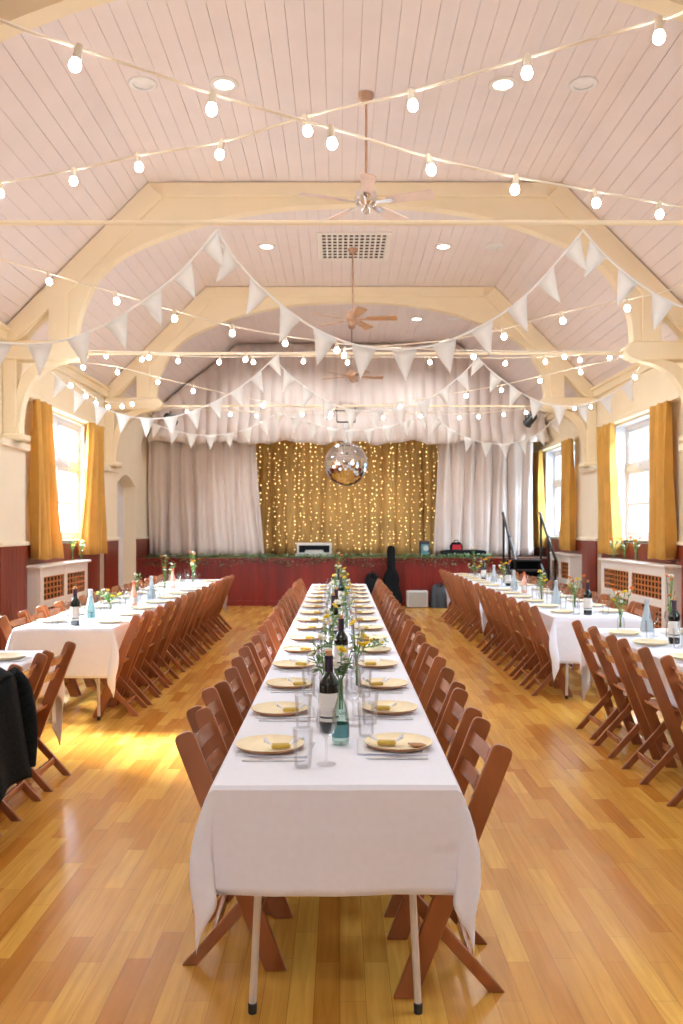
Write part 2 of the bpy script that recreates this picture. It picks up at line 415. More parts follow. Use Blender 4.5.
for a,c in RWIN: window('window_%d' % wn, XR, -1, a, c); wn += 1
for a,c in FILL_WIN:  # added window out of view, lets daylight in as front fill
    r = thing('window_%d' % wn, None, None, kind='structure'); wn += 1
    f = MB()
    for x in (a,(a+c)/2-.03,c-.06): f.box(x,x+.06,YA-.2,YA-.14,1.0,3.4)
    for z in (1.0,2.4,3.34): f.box(a,c,YA-.2,YA-.14,z,z+.06)
    f.build('window_frame', M_winw, r)
    MB().add([(a,YA-.17,1.0),(c,YA-.17,1.0),(c,YA-.17,3.4),(a,YA-.17,3.4)], [(0,1,2,3)]).build('pane', M_pane, r, smooth=False)
    ld = bpy.data.lights.new('daylight_portal', 'AREA'); ld.shape = 'RECTANGLE'; ld.size = c-a; ld.size_y = 2.4; ld.cycles.is_portal = True
    lo = bpy.data.objects.new('daylight_portal', ld); COL.objects.link(lo); lo.location = ((a+c)/2, YA-.29, 2.2)
    lo.rotation_euler = Vector((0,1,0)).to_track_quat('-Z','Z').to_euler()

# white door at the back of the arched recess
d = thing('door_1', None, None, kind='structure')
k = 12; a,c,zs,rise = DOOR
pts = [(a,0)]+[(a+(c-a)*i/k, zs+rise*math.sin(PI*i/k)-.0) for i in range(k+1)]+[(c,0)]
MB().prism(pts, XL-.34, XL-.25, 'x').build('door_panel', M_winw, d, smooth=False)
dd = MB()
for y0,y1 in ((a+.12,(a+c)/2-.06),((a+c)/2+.06,c-.12)):
    for z0,z1 in ((.2,1.0),(1.15,2.1)): dd.box(XL-.25, XL-.235, y0, y1, z0, z1)
dd.build('raised_moulding', M_winw, d, bevel=.008)
hd = MB().tube([(XL-.25,a+.25,1.05),(XL-.19,a+.25,1.05),(XL-.19,a+.36,1.05)], .012, 8); hd.build('door_handle', M_steel, d)

# stage
ST = 17.3; SZ = .95
b = MB(); n = int((XR-XL)/.17); w = (XR-XL)/n
for i in range(n): b.box(XL+i*w+.003, XL+(i+1)*w-.003, ST, ST+.02, .1, SZ-.06)
b.box(XL, XR, ST+.012, YB, 0, SZ-.02)
b.box(XL, XR, ST-.02, ST+.012, 0, .1); b.box(XL, XR, ST-.03, ST+.02, SZ-.06, SZ)
b.box(XL, XR, ST+.02, YB, SZ-.02, SZ, 1)
b.box(XC-1.6, XC-1.58, ST-.012, ST, .1, SZ-.06); b.box(XC+1.5, XC+1.52, ST-.012, ST, .1, SZ-.06)
b.build('stage_platform', [M_stage, mat('stage_top_boards', lin(96,66,48), .5)], kind='structure', smooth=False)

# radiator covers: white cabinets with four brown lattice panels
def radiator(X, s, y0, y1, label, near):
    L = y1-y0
    r = thing('radiator_cover', label, 'radiator cover', (X,(y0+y1)/2,0), 0 if s > 0 else PI, 'radiator covers under the windows')
    h = 1.04; d = .25
    f = MB(); cols = 2; st = .13
    f.box(.03,d-.03,-L/2,-L/2+.03,0,h); f.box(.03,d-.03,L/2-.03,L/2,0,h)
    pw = (L-st*3)/2
    for i in range(3): f.box(d-.03,d,-L/2+i*(pw+st),-L/2+i*(pw+st)+st,0,h)
    rails = [(0,.14),(.52,.62),(h-.12,h)]
    for z0,z1 in rails:
        for i in range(2): f.box(d-.029,d-.001,-L/2+st+i*(pw+st),-L/2+st+i*(pw+st)+pw,z0,z1)
    f.build('cabinet_frame', M_white, r, bevel=.004)
    MB().box(.025,d+.04,-L/2-.05,L/2+.05,h,h+.035).build('cover_top', M_white, r, bevel=.008)
    MB().box(.03,.06,-L/2+.03,L/2-.03,.05,h-.05).build('shade_sheet', M_holeshade, r)  # dark sheet painted as the shade behind the lattice
    for i in range(2):
        for z0,z1 in ((.14,.52),(.62,h-.12)):
            q = MB(); y0_ = -L/2+st+i*(pw+st); cw = .062
            ny = int(pw/.12); nz = int((z1-z0)/cw)
            for a in range(ny+1): q.box(d-.014,d-.010,y0_+a*pw/ny-.022,y0_+a*pw/ny+.022,z0,z1)
            for a in range(nz+1): q.box(d-.012,d-.008,y0_,y0_+pw,z0+a*(z1-z0)/nz-.011,z0+a*(z1-z0)/nz+.011)
            q.build('lattice_panel', M_lattice, r, smooth=False)
    return r
radiator(XL+.022, 1, 10.95, 13.0, 'white radiator cover with brown lattice panels under the left window', 0)
radiator(XR-.022, -1, 11.05, 13.75, 'white radiator cover with brown lattice under the nearer right window', 0)
radiator(XR-.022, -1, 15.62, 17.1, 'smaller white lattice radiator cover behind the stage steps on the right', 0)

# curtains at the windows
def curtain(name, X, s, ya, yb, label, flare=0., seed=0, zt=3.2, zb=1.14):
    rd = random.Random(seed); ph = rd.random()*6; nf = 4.6
    def fn(u,v):
        w = (1-v)
        yy = ya+(yb-ya)*u + flare*v*(u if flare > 0 else (1-u))
        amp = .055+.03*v
        xx = X+s*(.10+amp*(2*abs(math.sin(u*nf*PI+ph+.3*v))-1)+.035+.02*math.sin(u*17+v*3))
        return (xx, yy+.012*math.sin(v*5+u*9), zt-(zt-zb)*v+.012*math.sin(u*11+ph)*v)
    b = MB().grid(fn, 60, 16)
    o = b.build(name, M_cur, solid=.006)
    return tag(o, label, 'curtain', 'mustard window curtains')
curtain('window_curtain', XL, 1, 11.08, 11.66, 'mustard curtain on the near side of the left window', .5, 1)
curtain('window_curtain', XL, 1, 13.55, 14.22, 'mustard curtain on the far side of the left window', -.35, 2)
curtain('window_curtain', XR, -1, 11.2, 11.85, 'mustard curtain on the near side of the larger right window', .12, 3)
curtain('window_curtain', XR, -1, 13.55, 14.3, 'mustard curtain on the far side of the larger right window', -.25, 4)
curtain('window_curtain', XR, -1, 15.95, 16.6, 'mustard curtain on the near side of the window beside the stage', .1, 5)
curtain('window_curtain', XR, -1, 18.4, 19.0, 'mustard curtain hanging behind the right edge of the stage drapes', -.1, 6)
# ------------------------------------------------------------------ stage drapes
def drape(name, x0, x1, y, zt, zb, m, label, cat, folds, amp, seed, edge=None, group=None):
    rd = random.Random(seed); ph = [rd.random()*6.3 for _ in range(4)]
    def fn(u,v):
        x = x0+(x1-x0)*u
        if edge: x += edge(u,v)
        k = u*folds*2*PI
        yy = y+amp*((1.1-2.2*abs(math.sin(k*.5+ph[0]+.5*math.sin(u*9+ph[1])))**.8)+.4*(1-2*abs(math.sin(k*.83+ph[2]+v*.5))))*(.6+.4*v)
        return (x+.02*math.sin(v*4+u*21+ph[3]), yy, zt-(zt-zb)*v+.01*math.sin(k*.5))
    o = MB().grid(fn, int(folds*14), 14).build(name, m, solid=.006)
    return tag(o, label, cat, group)
drape('stage_drape', -4.0, -1.74, 18.18, 3.46, SZ+.02, M_drape, 'taupe full-length drape on the left of the stage', 'drape', 7.5, .085, 11, lambda u,v: .16*u*v*v, 'taupe stage drapes')
drape('stage_drape', 2.04, 4.06, 18.18, 3.46, SZ+.02, M_drape, 'taupe full-length drape on the right of the stage', 'drape', 7, .085, 12, lambda u,v: -.06*(1-u)*v, 'taupe stage drapes')
# swagged valance rising into the gable
def valance():
    def ztop(x): return min(CEIL-.03, EAVE+(HW-abs(x-XC))-.06)
    def fn(u,v):
        x = XL+.12+(XR-XL-.24)*u
        zt = ztop(x); zb = 3.30+.035*math.sin(u*41)+.02*math.sin(u*97)
        z = zt+(zb-zt)*v
        y = 17.84+(z-zb)*(1.56/2.35)
        k = u*34*2*PI
        side = min(1, abs(x-XC)/3.2)**2
        y += (.05*(1-2*abs(math.sin(k*.5+3.3*side*v*(1 if x > XC else -1))))+.04*math.sin(k*.23+1+v*3))*(.5+.5*v)
        y -= .16*math.exp(-((v-.88)/.1)**2)*(.8+.2*math.sin(u*60))        # gathered pouf along the hem
        y -= .05*side*math.sin(v*9+u*20)
        return (x, y, z)
    o = MB().grid(fn, 420, 30).build('stage_valance', M_drape, solid=.006)
    tag(o, 'taupe swagged valance filling the gable above the stage', 'drape', 'taupe stage drapes')
valance()
drape('backdrop_drape', -2.3, 2.6, 19.25, 3.9, SZ+.02, M_back, 'gold-brown backdrop drape behind the fairy lights on the stage', 'drape', 16, .05, 13)
# curtain of fairy lights: strands hanging from one rail wire
fl = thing('fairy_light_curtain', 'curtain of warm fairy lights hanging in front of the gold-brown backdrop', 'fairy lights', (0,19.02,0))
MB().tube([(-2.1,0,3.7),(2.4,0,3.7)], .006, 5).build('top_wire', M_cork, fl)
rd = random.Random(3); x = -1.98
while x < 2.2:
    b = MB(); pts = []; z = 3.7; xx = x+rd.uniform(-.03,.03)
    while z > 1.02+rd.random()*.12:
        pts.append((xx+.015*math.sin(z*5+x*9), .02*math.sin(z*3+x), z)); z -= .1
    b.tube(pts, .0016, 4)
    for i,p in enumerate(pts):
        if i == 0 or rd.random() < .1: continue
        px = p[0]+rd.uniform(-.03,.03); r_ = rd.choice((.009,.011,.014))
        b.ball((px, p[1]-.015, p[2]+rd.uniform(-.035,.035)), r_, 6, 4, 1)
    b.build('light_strand', [M_cork, M_fairy], fl)
    x += .135+rd.uniform(-.02,.02)

# ------------------------------------------------------------------ ceiling fittings
M_silver = mat('silver_reflector', (.92,.93,.95), .4, metal=0.)
def downlight(X, Y, lit, label, watt=0):
    r = thing('recessed_downlight', label, 'ceiling light', (X,Y,CEIL), 0, 'recessed ceiling downlights')
    MB().lathe([(.085,.0),(.13,-.0),(.135,-.008),(.125,-.016),(.09,-.018),(.085,-.005)], 28, cap=False).build('trim_ring', M_white if lit else M_silver, r)
    if lit: MB().lathe([(1e-7,-.014),(.05,-.014),(.088,-.010),(.088,-.004),(1e-7,-.004)], 28).build('lens', M_lens, r)
    else: MB().lathe([(1e-7,-.012),(.06,-.011),(.087,-.006),(.087,-.003),(1e-7,-.003)], 28).build('frosted_lens', M_silver, r)
    if lit:
        ld = bpy.data.lights.new('downlight_lamp', 'SPOT'); ld.energy = DOWN_W; ld.color = (.93,.98,1); ld.spot_size = math.radians(150); ld.spot_blend = .6; ld.shadow_soft_size = .08
        lo = bpy.data.objects.new('downlight_lamp', ld); COL.objects.link(lo); lo.parent = r; lo.location = (0,0,-.06)
DOWN_W = 90; SPOT_W = 110
rows = [(8.1,'near'),(12.77,'middle'),(17.2,'far')]
for Y,nm in rows:
    dX = -1.08
    downlight(-1.08, Y, True, 'lit ceiling downlight left of the fans in the %s row' % nm)
    downlight(1.52, Y, True, 'lit ceiling downlight right of the fans in the %s row' % nm)
    if nm != 'far': downlight(-1.84, Y, False, 'unlit silver ceiling downlight, outer left of the %s row' % nm)
    downlight(2.27, Y, False, 'unlit silver ceiling downlight, outer right of the %s row' % nm)
for Y in (3.4,-1.3):                     # unseen rows added over and behind the camera; the rear one lights the bunting
    for X in (-1.08,1.52): downlight(X, Y, True, 'added unseen ceiling downlight over the near part of the hall')

def fan(X, Y, drop, mblade, mhub, label, rot, R=.66):
    r = thing('ceiling_fan', label, 'ceiling fan', (X,Y,CEIL), 0, 'ceiling fans along the middle of the hall')
    MB().lathe([(1e-7,0),(.075,0),(.075,-.03),(.05,-.075),(.025,-.085),(1e-7,-.085)], 20).build('canopy', M_brass, r)
    MB().tube([(0,0,-.08),(0,0,-drop+.08)], .012, 8).build('downrod', M_brass, r)
    MB().lathe([(1e-7,-drop+.1),(.035,-drop+.1),(.09,-drop+.06),(.115,-drop+.0),(.1,-drop-.05),(.06,-drop-.075),(.055,-drop-.11),(.03,-drop-.14),(1e-7,-drop-.15)], 24).build('motor_housing', mhub, r)
    for i in range(5):
        a = rot+i*2*PI/5
        M = Matrix.Rotation(a,4,'Z') @ Matrix.Translation((0,0,-drop-.035)) @ Matrix.Rotation(-.24,4,'X')
        w0,w1 = .05,.075
        poly = [(.2,-w0),(R-.02,-w1),(R,-w1+.03),(R,w1-.03),(R-.02,w1),(.2,w0)]
        bl = MB().prism(poly, -.005, .005, 'z', 0, M).build('fan_blade', mblade, r, bevel=.002)
        MB().prism([(.08,-.018),(.27,-.03),(.27,.03),(.08,.018)], -.013, -.006, 'z', 0, M).build('blade_iron', mhub, bl)
    return r
fan(.25, 8.3, 1.0, M_fanpink, M_chrome, 'pale-bladed ceiling fan with chrome hub, nearest the camera', -PI/2)
fan(.19, 12.86, 1.02, M_fanwood, M_brass, 'brown-bladed ceiling fan hanging from the square vent', -PI/2+.2)
fan(.24, 17.75, 1.02, M_fanwood, M_brass, 'brown-bladed ceiling fan farthest away, in front of the valance', -PI/2+.5)
v = thing('ceiling_vent', 'square white ceiling vent pierced with dark holes around a fan rod', 'vent', (.2,12.78,CEIL))
b = MB(); nx,ny = 12,8; W,H = 1.06,1.22
b.box(-W/2,-W/2+.06,-H/2,H/2,-.025,0); b.box(W/2-.06,W/2,-H/2,H/2,-.025,0); b.box(-W/2+.06,W/2-.06,-H/2,-H/2+.06,-.025,0); b.box(-W/2+.06,W/2-.06,H/2-.06,H/2,-.025,0)
b.build('vent_frame', M_white, v, bevel=.004)
g = MB()
for j in range(9):
    y = -H/2+.06+j*(H-.12)/8
    g.box(-W/2+.06,W/2-.06,y-.02,y+.02,-.018,-.008)
for i in range(13):
    x = -W/2+.06+i*(W-.12)/12
    g.box(x-.014,x+.014,-H/2+.06,H/2-.06,-.017,-.009)
g.build('grille', M_white, v); MB().box(-W/2+.05,W/2-.05,-H/2+.05,H/2-.05,-.004,-.001).build('shade_backing', M_holeshade, v)  # dark sheet paints the shade seen through the grille

# stage spotlights clamped under the ends of the third truss
for s,nm in ((-1,'left'),(1,'right')):
    P = Vector((XC+s*3.12, 15.05, 3.42)); aim = Vector((XC+s*1.5, 18.0, 1.3))-P
    r = thing('stage_spotlight', 'black stage spotlight under the %s end of the farthest truss' % nm, 'spotlight', P, 0, 'stage spotlights')
    M = aim.to_track_quat('-Z','Y').to_matrix().to_4x4()
    MB().lathe([(.05,.14),(.075,.1),(.075,-.06),(.09,-.1),(.085,-.1),(.068,-.05),(1e-7,-.045)], 16, 0, (0,0,0), M).build('lamp_housing', M_blackm, r)
    MB().lathe([(1e-7,-.05),(.066,-.052),(.066,-.056),(1e-7,-.058)], 16, 0, (0,0,0), M).build('lens', M_lens, r)
    MB().tube([(0,0,.05),(0,-.02,.15)], .014, 6).box(-.09,-.075,-.02,.02,-.02,.09).box(.075,.09,-.02,.02,-.02,.09).box(-.09,.09,-.02,.02,.075,.09).build('yoke', M_blackm, r)
    ld = bpy.data.lights.new('spotlight_lamp','SPOT'); ld.energy = SPOT_W; ld.color = (.96,.98,1); ld.spot_size = math.radians(66); ld.spot_blend = .8; ld.shadow_soft_size = .06
    lo = bpy.data.objects.new('spotlight_lamp', ld); COL.objects.link(lo); lo.parent = r
    lo.location = aim.normalized()*.13; lo.rotation_euler = aim.to_track_quat('-Z','Y').to_euler()
# mirror ball hung from the far tie rod
mb = thing('mirror_ball', 'large mirror ball hanging in front of the fairy-lit backdrop', 'mirror ball', ((346-VX)*15.2/F,15.2,2.67))
b = MB(); R = .385; nl = 26
for i in range(nl):
    t0,t1 = PI*i/nl, PI*(i+1)/nl; tm = (t0+t1)/2
    k = max(4, int(2*PI*math.sin(tm)*nl/PI))
    for j in range(k):
        p0,p1 = 2*PI*(j+.04)/k, 2*PI*(j+.96)/k; a0,a1 = t0+.004, t1-.004
        P = lambda t,p,rr: (rr*math.sin(t)*math.cos(p), rr*math.sin(t)*math.sin(p), rr*math.cos(t))
        n = Vector(P(tm,(p0+p1)/2,1)); jit = Vector((random.gauss(0,.02),random.gauss(0,.02),random.gauss(0,.02)))
        b.add([Vector(P(t,p,R))+n*((Vector(P(t,p,R))-n*R).dot(jit)) for t,p in ((a0,p0),(a1,p0),(a1,p1),(a0,p1))], [(0,1,2,3)])
b.build('mirror_facet_skin', M_mirror, mb, smooth=False)
MB().ball((0,0,0), R-.006, 32, 20).build('core', mat('grey_ball_core', (.25,.25,.25), .4), mb)
b = MB().lathe([(.05,R-.005),(.05,R+.03),(.012,R+.05),(.012,R+.22),(.05,R+.23),(.05,R+.33),(1e-7,R+.33)], 16); b.build('motor', M_steel, mb)
b = MB().tube([(-.16,0,R+.35),(.16,0,R+.35)], .014, 6).tube([(-.16,0,R+.35),(-.16,0,R+.55)], .008, 6).tube([(.16,0,R+.35),(.16,0,R+.55)], .008, 6); b.tube([(-.2,0,R+.55),(.2,0,R+.55)], .012, 6)
for x in (-.16,.16): b.tube([(x,0,R+.55),(x,-.1,R+.58),(x,-.2,R+.578)], .009, 6)
b.build('hanging_bracket', M_blackm, mb)

# ------------------------------------------------------------------ festoon lights and bunting
def plane_pt(x, y, P0, P1):                # the point seen at (x, y) on the upright plane through two plan positions
    ux = (x-VX)/F
    dx, dy = P1[0]-P0[0], P1[1]-P0[1]
    if abs(dx) < 1e-6: t = 0
    # P0x + t dx = ux (P0y + t dy)
    t = (ux*P0[1]-P0[0])/(dx-ux*dy)
    Y = P0[1]+t*dy
    return (ux*Y, Y, CZ+(VY-y)*Y/F)
def festoon(label, P0, P1, line, bulbs, ends=(None,None)):
    pts = [plane_pt(x,y,P0,P1) for x,y in line]
    def way(a, b): return [tuple(a[k]+(b[k]-a[k])*t for k in range(3)) for t in (.25,.5,.75)]
    if ends[0]: pts = [ends[0]]+way(ends[0],pts[0])+pts
    if ends[1]: pts = pts+way(pts[-1],ends[1])+[ends[1]]
    r = thing('festoon_string', label, 'string lights', pts[0], 0, 'festoon light strings across the hall')
    o = Vector(pts[0])
    curve = inter([Vector(p)-o for p in pts], 8)
    MB().tube(curve, .006, 6).build('cable', M_cord, r)
    for bx in bulbs:
        best = min(curve, key=lambda p: abs(VX+F*(p+o).x/(p+o).y-bx))
        lean = random.uniform(-.25,.25)
        M = Matrix.Translation(best) @ Matrix.Scale(.8,4) @ Matrix.Rotation(lean,4,'Y') @ Matrix.Rotation(random.uniform(-.15,.15),4,'X')
        h = MB().lathe([(1e-7,.018),(.016,.016),(.019,0),(.019,-.045),(.022,-.05),(.022,-.055),(1e-7,-.055)], 12, 0, (0,0,0), M).build('lamp_holder', M_cord, r)
        MB().lathe([(1e-7,-.052),(.015,-.054),(.026,-.068),(.0295,-.084),(.025,-.102),(.013,-.113),(1e-7,-.115)], 12, 0, (0,0,0), M).build('bulb', M_bulb, h)
nl = lambda T: (XC-3.24, T, 3.7)
nr = lambda T: (XC+3.24, T, 3.7)
festoon('festoon string running from upper left down to the right, nearest the camera', (-3.05,2.0), (3.4,6.0),
        [(0,20),(79,48),(150,72),(213,94),(300,120),(331,128),(428,157),(516,177),(594,191),(659,203),(683,207)], [79,218,331,427,515,595,659], ((-3.0,1.9,3.72),(3.4,6.0,3.72)))
festoon('festoon string rising from left to upper right, nearest the camera', (-3.05,6.0), (3.4,2.0),
        [(0,183),(74,170),(137,156),(222,142),(305,117),(411,92),(527,58),(659,20),(683,12)], [3,74,137,222,305,411,527,660], ((-3.05,6.0,3.75),(3.4,1.9,3.72)))
festoon('festoon string falling from left edge to the right end of second tie rod', (-3.05,6.0), (3.4,10.5),
        [(0,259),(48,273),(115,293),(175,311),(232,326),(285,336),(337,343),(400,348),(500,351),(590,351)], [48,115,175,232,285,337,396,470,560], ((-3.05,6.0,3.7),nr(10.5)))
festoon('festoon string falling from right edge to the left end of second tie rod', (-3.05,10.5), (3.4,6.0),
        [(110,351),(200,353),(290,353),(345,349),(396,345),(448,340),(503,329),(561,313),(626,300),(683,286)], [150,250,345,448,503,561,626], (nl(10.5),(3.4,6.0,3.7)))
festoon('festoon string running level just below the second tie rod', (-3.05,10.62), (3.4,10.62),
        [(100,350),(143,354),(220,357),(303,356),(348,357),(429,357),(506,358),(580,355),(612,352)], [108,143,178,220,257,303,348,429,506,541,580,610])
festoon('festoon string crossing from left of second truss to right of third', (-3.05,10.5), (3.4,15.0),
        [(82,362),(118,367),(157,377),(194,386),(262,401),(330,409),(420,412),(520,407)], [82,118,157,194,262,330,420], (nl(10.5),nr(15.0)))
festoon('festoon string crossing from right of second truss to left of third', (-3.05,15.0), (3.4,10.5),
        [(170,408),(260,411),(340,408),(400,402),(467,391),(502,385),(541,376),(580,367),(615,360)], [300,400,467,502,541,580], (nl(15.0),nr(10.5)))
festoon('festoon string running level just below the farthest tie rod', (-3.05,14.85), (3.4,14.85),
        [(168,406),(231,411),(300,413),(383,414),(460,414),(503,411),(530,408)], [190,231,257,330,383,460,479,503,525])
festoon('festoon string sagging along the left wall beside the window', (XC-3.3,10.3), (XC-3.3+.1,15.0),
        [(60,372),(71,380),(85,391),(96,398),(108,402),(121,402),(132,400),(160,398)], [71,85,96,108,121,132])
festoon('festoon string sagging along the right wall beside the window', (XC+3.4,10.3), (XC+3.3,15.0),
        [(640,366),(632,376),(625,386),(606,396),(590,402),(574,404),(548,404)], [635,625,606,590,574])

def bunting(label, Y, line, wpx, skip=()):
    pts = [((x-VX)*Y/F, Y, CZ+(VY-y)*Y/F) for x,y in line]
    o = Vector(pts[0]); r = thing('bunting', label, 'bunting', pts[0], 0, 'white triangular bunting swags')
    # keep the peaks sharp: curve each span separately
    spans = []; cur = [pts[0]]
    for i,p in enumerate(pts[1:],1):
        cur.append(p)
        if line[i] in skip: spans.append(cur); cur = [p]
    spans.append(cur)
    allp = []
    for sp in spans:
        c = inter(sp, 10); allp += c if not allp else c[1:]
    MB().tube([p-o for p in allp], .008, 6).build('cord', M_bunt, r)
    step = wpx*Y/F; acc = step*.5; H = step*.80; W = step*.62
    for i in range(len(allp)-1):
        a,b_ = allp[i],allp[i+1]; L = (b_-a).length
        while acc < L:
            p = a+(b_-a)*(acc/L)-o; d = (b_-a).normalized()
            d = Vector((d.x,0,d.z)); sw = random.uniform(-.12,.12)
            dn = Vector((-d.z,0,d.x)); dn = (-dn if dn.z > 0 else dn)
            dn = (dn*.55+Vector((0,0,-1))*.45).normalized()
            q = MB(); n = 5; vs = []; fs = []
            for k in range(n+1):
                t = k/n; w = W/2*(1-t)
                off = Vector((0, .02*math.sin(t*3+sw*9)+sw*t*H*.5, 0))
                c = p+dn*H*t+off
                vs += [c-d*w, c+off*.2, c+d*w]
            for k in range(n):
                e = 3*k; fs += [(e,e+1,e+4,e+3),(e+1,e+2,e+5,e+4)]
            q.add(vs, fs); q.build('pennant', M_bunt, r, solid=.003)
            acc += step
        acc -= L
pk = ((217,230),(583,230))
bunting('white bunting swag nearest the camera, draped over the first tie rod', 5.95,
        [(-60,322),(0,342),(55,342),(100,327),(140,303),(180,272),(217,230),(235,258),(258,284),(290,312),(325,334),(365,347),(405,349),(445,342),(490,321),(525,296),(555,264),(583,230),(605,255),(640,284),(680,306),(740,318)], 41, pk)
pk = ((274,358),(478,358))
bunting('white bunting swag in the middle, draped over the second tie rod', 10.42,
        [(52,372),(70,388),(103,408),(140,418),(176,416),(212,403),(246,383),(274,358),(291,376),(322,398),(345,408),(375,411),(405,407),(433,396),(460,376),(478,358),(495,374),(527,396),(555,406),(583,405),(610,395),(640,374)], 24, pk)
pk = ((278,412),(430,412))
bunting('white bunting swag farthest away, draped over the tie rod before the stage', 14.93,
        [(148,420),(163,427),(190,434),(215,435),(240,431),(262,422),(278,412),(300,420),(330,428),(355,430),(385,427),(410,420),(430,412),(450,429),(475,440),(498,444),(522,441),(540,432),(556,418)], 18.5, pk)
# ------------------------------------------------------------------ folding chairs
def make_chair():
    r = thing('folding_chair', None, 'chair')
    def st(z): return -.20+(.84-z)/.84*.33              # x of the sloping stile at height z
    d = Vector((.33,0,-.84)).normalized(); nrm = Vector((.84,0,.33)).normalized(); w = .036
    top = Vector((-.20,0,.80))
    poly = [(st(0)-w/.93,0),(st(0)+w/.93,0)]
    c = Vector((st(.80),0,.80))
    for i in range(9):
        a = PI*i/8; ca,sa = math.cos(a),math.sin(a); p = c+nrm*(w*abs(ca)**.6*(1 if ca > 0 else -1))-d*(w*.95*abs(sa)**.75); poly.append((p.x,p.z))
    for y in (-.205,.205):
        MB().prism(poly, y-.011, y+.011).build('stile', M_wood, r, bevel=.003)
    q = [(-.18-.026,0),(-.18+.026,0),(.215,.405),(.215,.428),(.175,.428)]
    for y in (-.168,.168): MB().prism(q, y-.010, y+.010).build('rear_leg', M_wood, r, bevel=.003)
    for s_ in (.05,.155):                                 # curved back slats
        cen = c+d*s_+nrm*.012
        def fn(u,v, cen=cen):
            y = -.195+.39*u; bow = .026*(1-(2*u-1)**2)
            a = v*2*PI
            hh,tt = .0265,.006
            P = [(hh,tt),(-hh,tt),(-hh,-tt),(hh,-tt),(hh,tt)][int(round(v*4))]
            p = cen-nrm*bow+d*P[0]+nrm*P[1]
            return (p.x, y, p.z)
        b = MB().grid(fn, 10, 4); b.build('back_slat', M_seat, r, merge=True)
    b = MB()
    pts = []
    for cx,cy,a0 in ((.255,.15,0),(-.03,.15,PI/2),(-.03,-.15,PI),(.255,-.15,1.5*PI)):
        for k in range(4):
            a = a0+k*PI/6; pts.append((cx+.033*math.cos(a), cy+.033*math.sin(a)))
    b.prism(pts, .43, .448, 'z'); b.build('seat', M_seat, r, bevel=.005)
    for y in (-.135,.135): MB().box(-.02,.24,y-.012,y+.012,.405,.43).build('seat_rail', M_wood, r, bevel=.002)
    MB().box(st(.15)-.009,st(.15)+.009,-.194,.194,.125,.172).build('front_stretcher', M_seat, r, bevel=.003)
    MB().box(-.105,-.087,-.158,.158,.075,.115).build('rear_stretcher', M_seat, r, bevel=.003)
    return r
CH = Proto(make_chair)

# ------------------------------------------------------------------ trestle tables and cloths
TT = .744
def make_table(L=1.86):
    r = thing('trestle_table', None, 'table')
    MB().box(-.37,.37,-L/2,L/2,TT-.028,TT).build('tabletop', mat('pale_tabletop', lin(206,188,160), .5), r, bevel=.004)
    f = MB()
    for x in (-.3,.3): f.box(x-.012,x+.012,-L/2+.05,L/2-.05,TT-.06,TT-.028)
    f.build('apron_rail', M_steel, r)
    for s in (-1,1):
        for x in (-.235,.235):
            x1 = x+(.03 if x > 0 else -.03)
            l = MB().tube([(x,s*(L/2-.13),TT-.03),(x1,s*(L/2-.07),.025)], .0125, 10).build('leg', M_steel, r)
            MB().lathe([(.014,0),(.015,.03),(.0125,.032)], 10, 0, (x1,s*(L/2-.068),0)).build('rubber_foot', M_rubber, l)
        MB().tube([(-.235,s*(L/2-.125),TT-.09),(.235,s*(L/2-.125),TT-.09)], .011, 8).build('leg_brace', M_steel, r)
    return r
TABP = {}
def table(X, Y, L, label, group):
    k = round(L,3)
    if k not in TABP: TABP[k] = Proto(lambda: make_table(L))
    return TABP[k].put((X,Y,0), 0, label, group)
OCC = []
def free(X, Y, r):                        # nearest clear spot for something standing on a table
    best = None
    for k in range(400):
        q = .012*math.sqrt(k)*1.6; a = k*2.4
        x, y = X+q*math.cos(a)*.6, Y+q*math.sin(a)
        if all((x-u)**2+(y-w)**2 > (r+s)**2 for u,w,s in OCC): best = (x,y); break
    X, Y = best or (X,Y); OCC.append((X,Y,r)); return X, Y
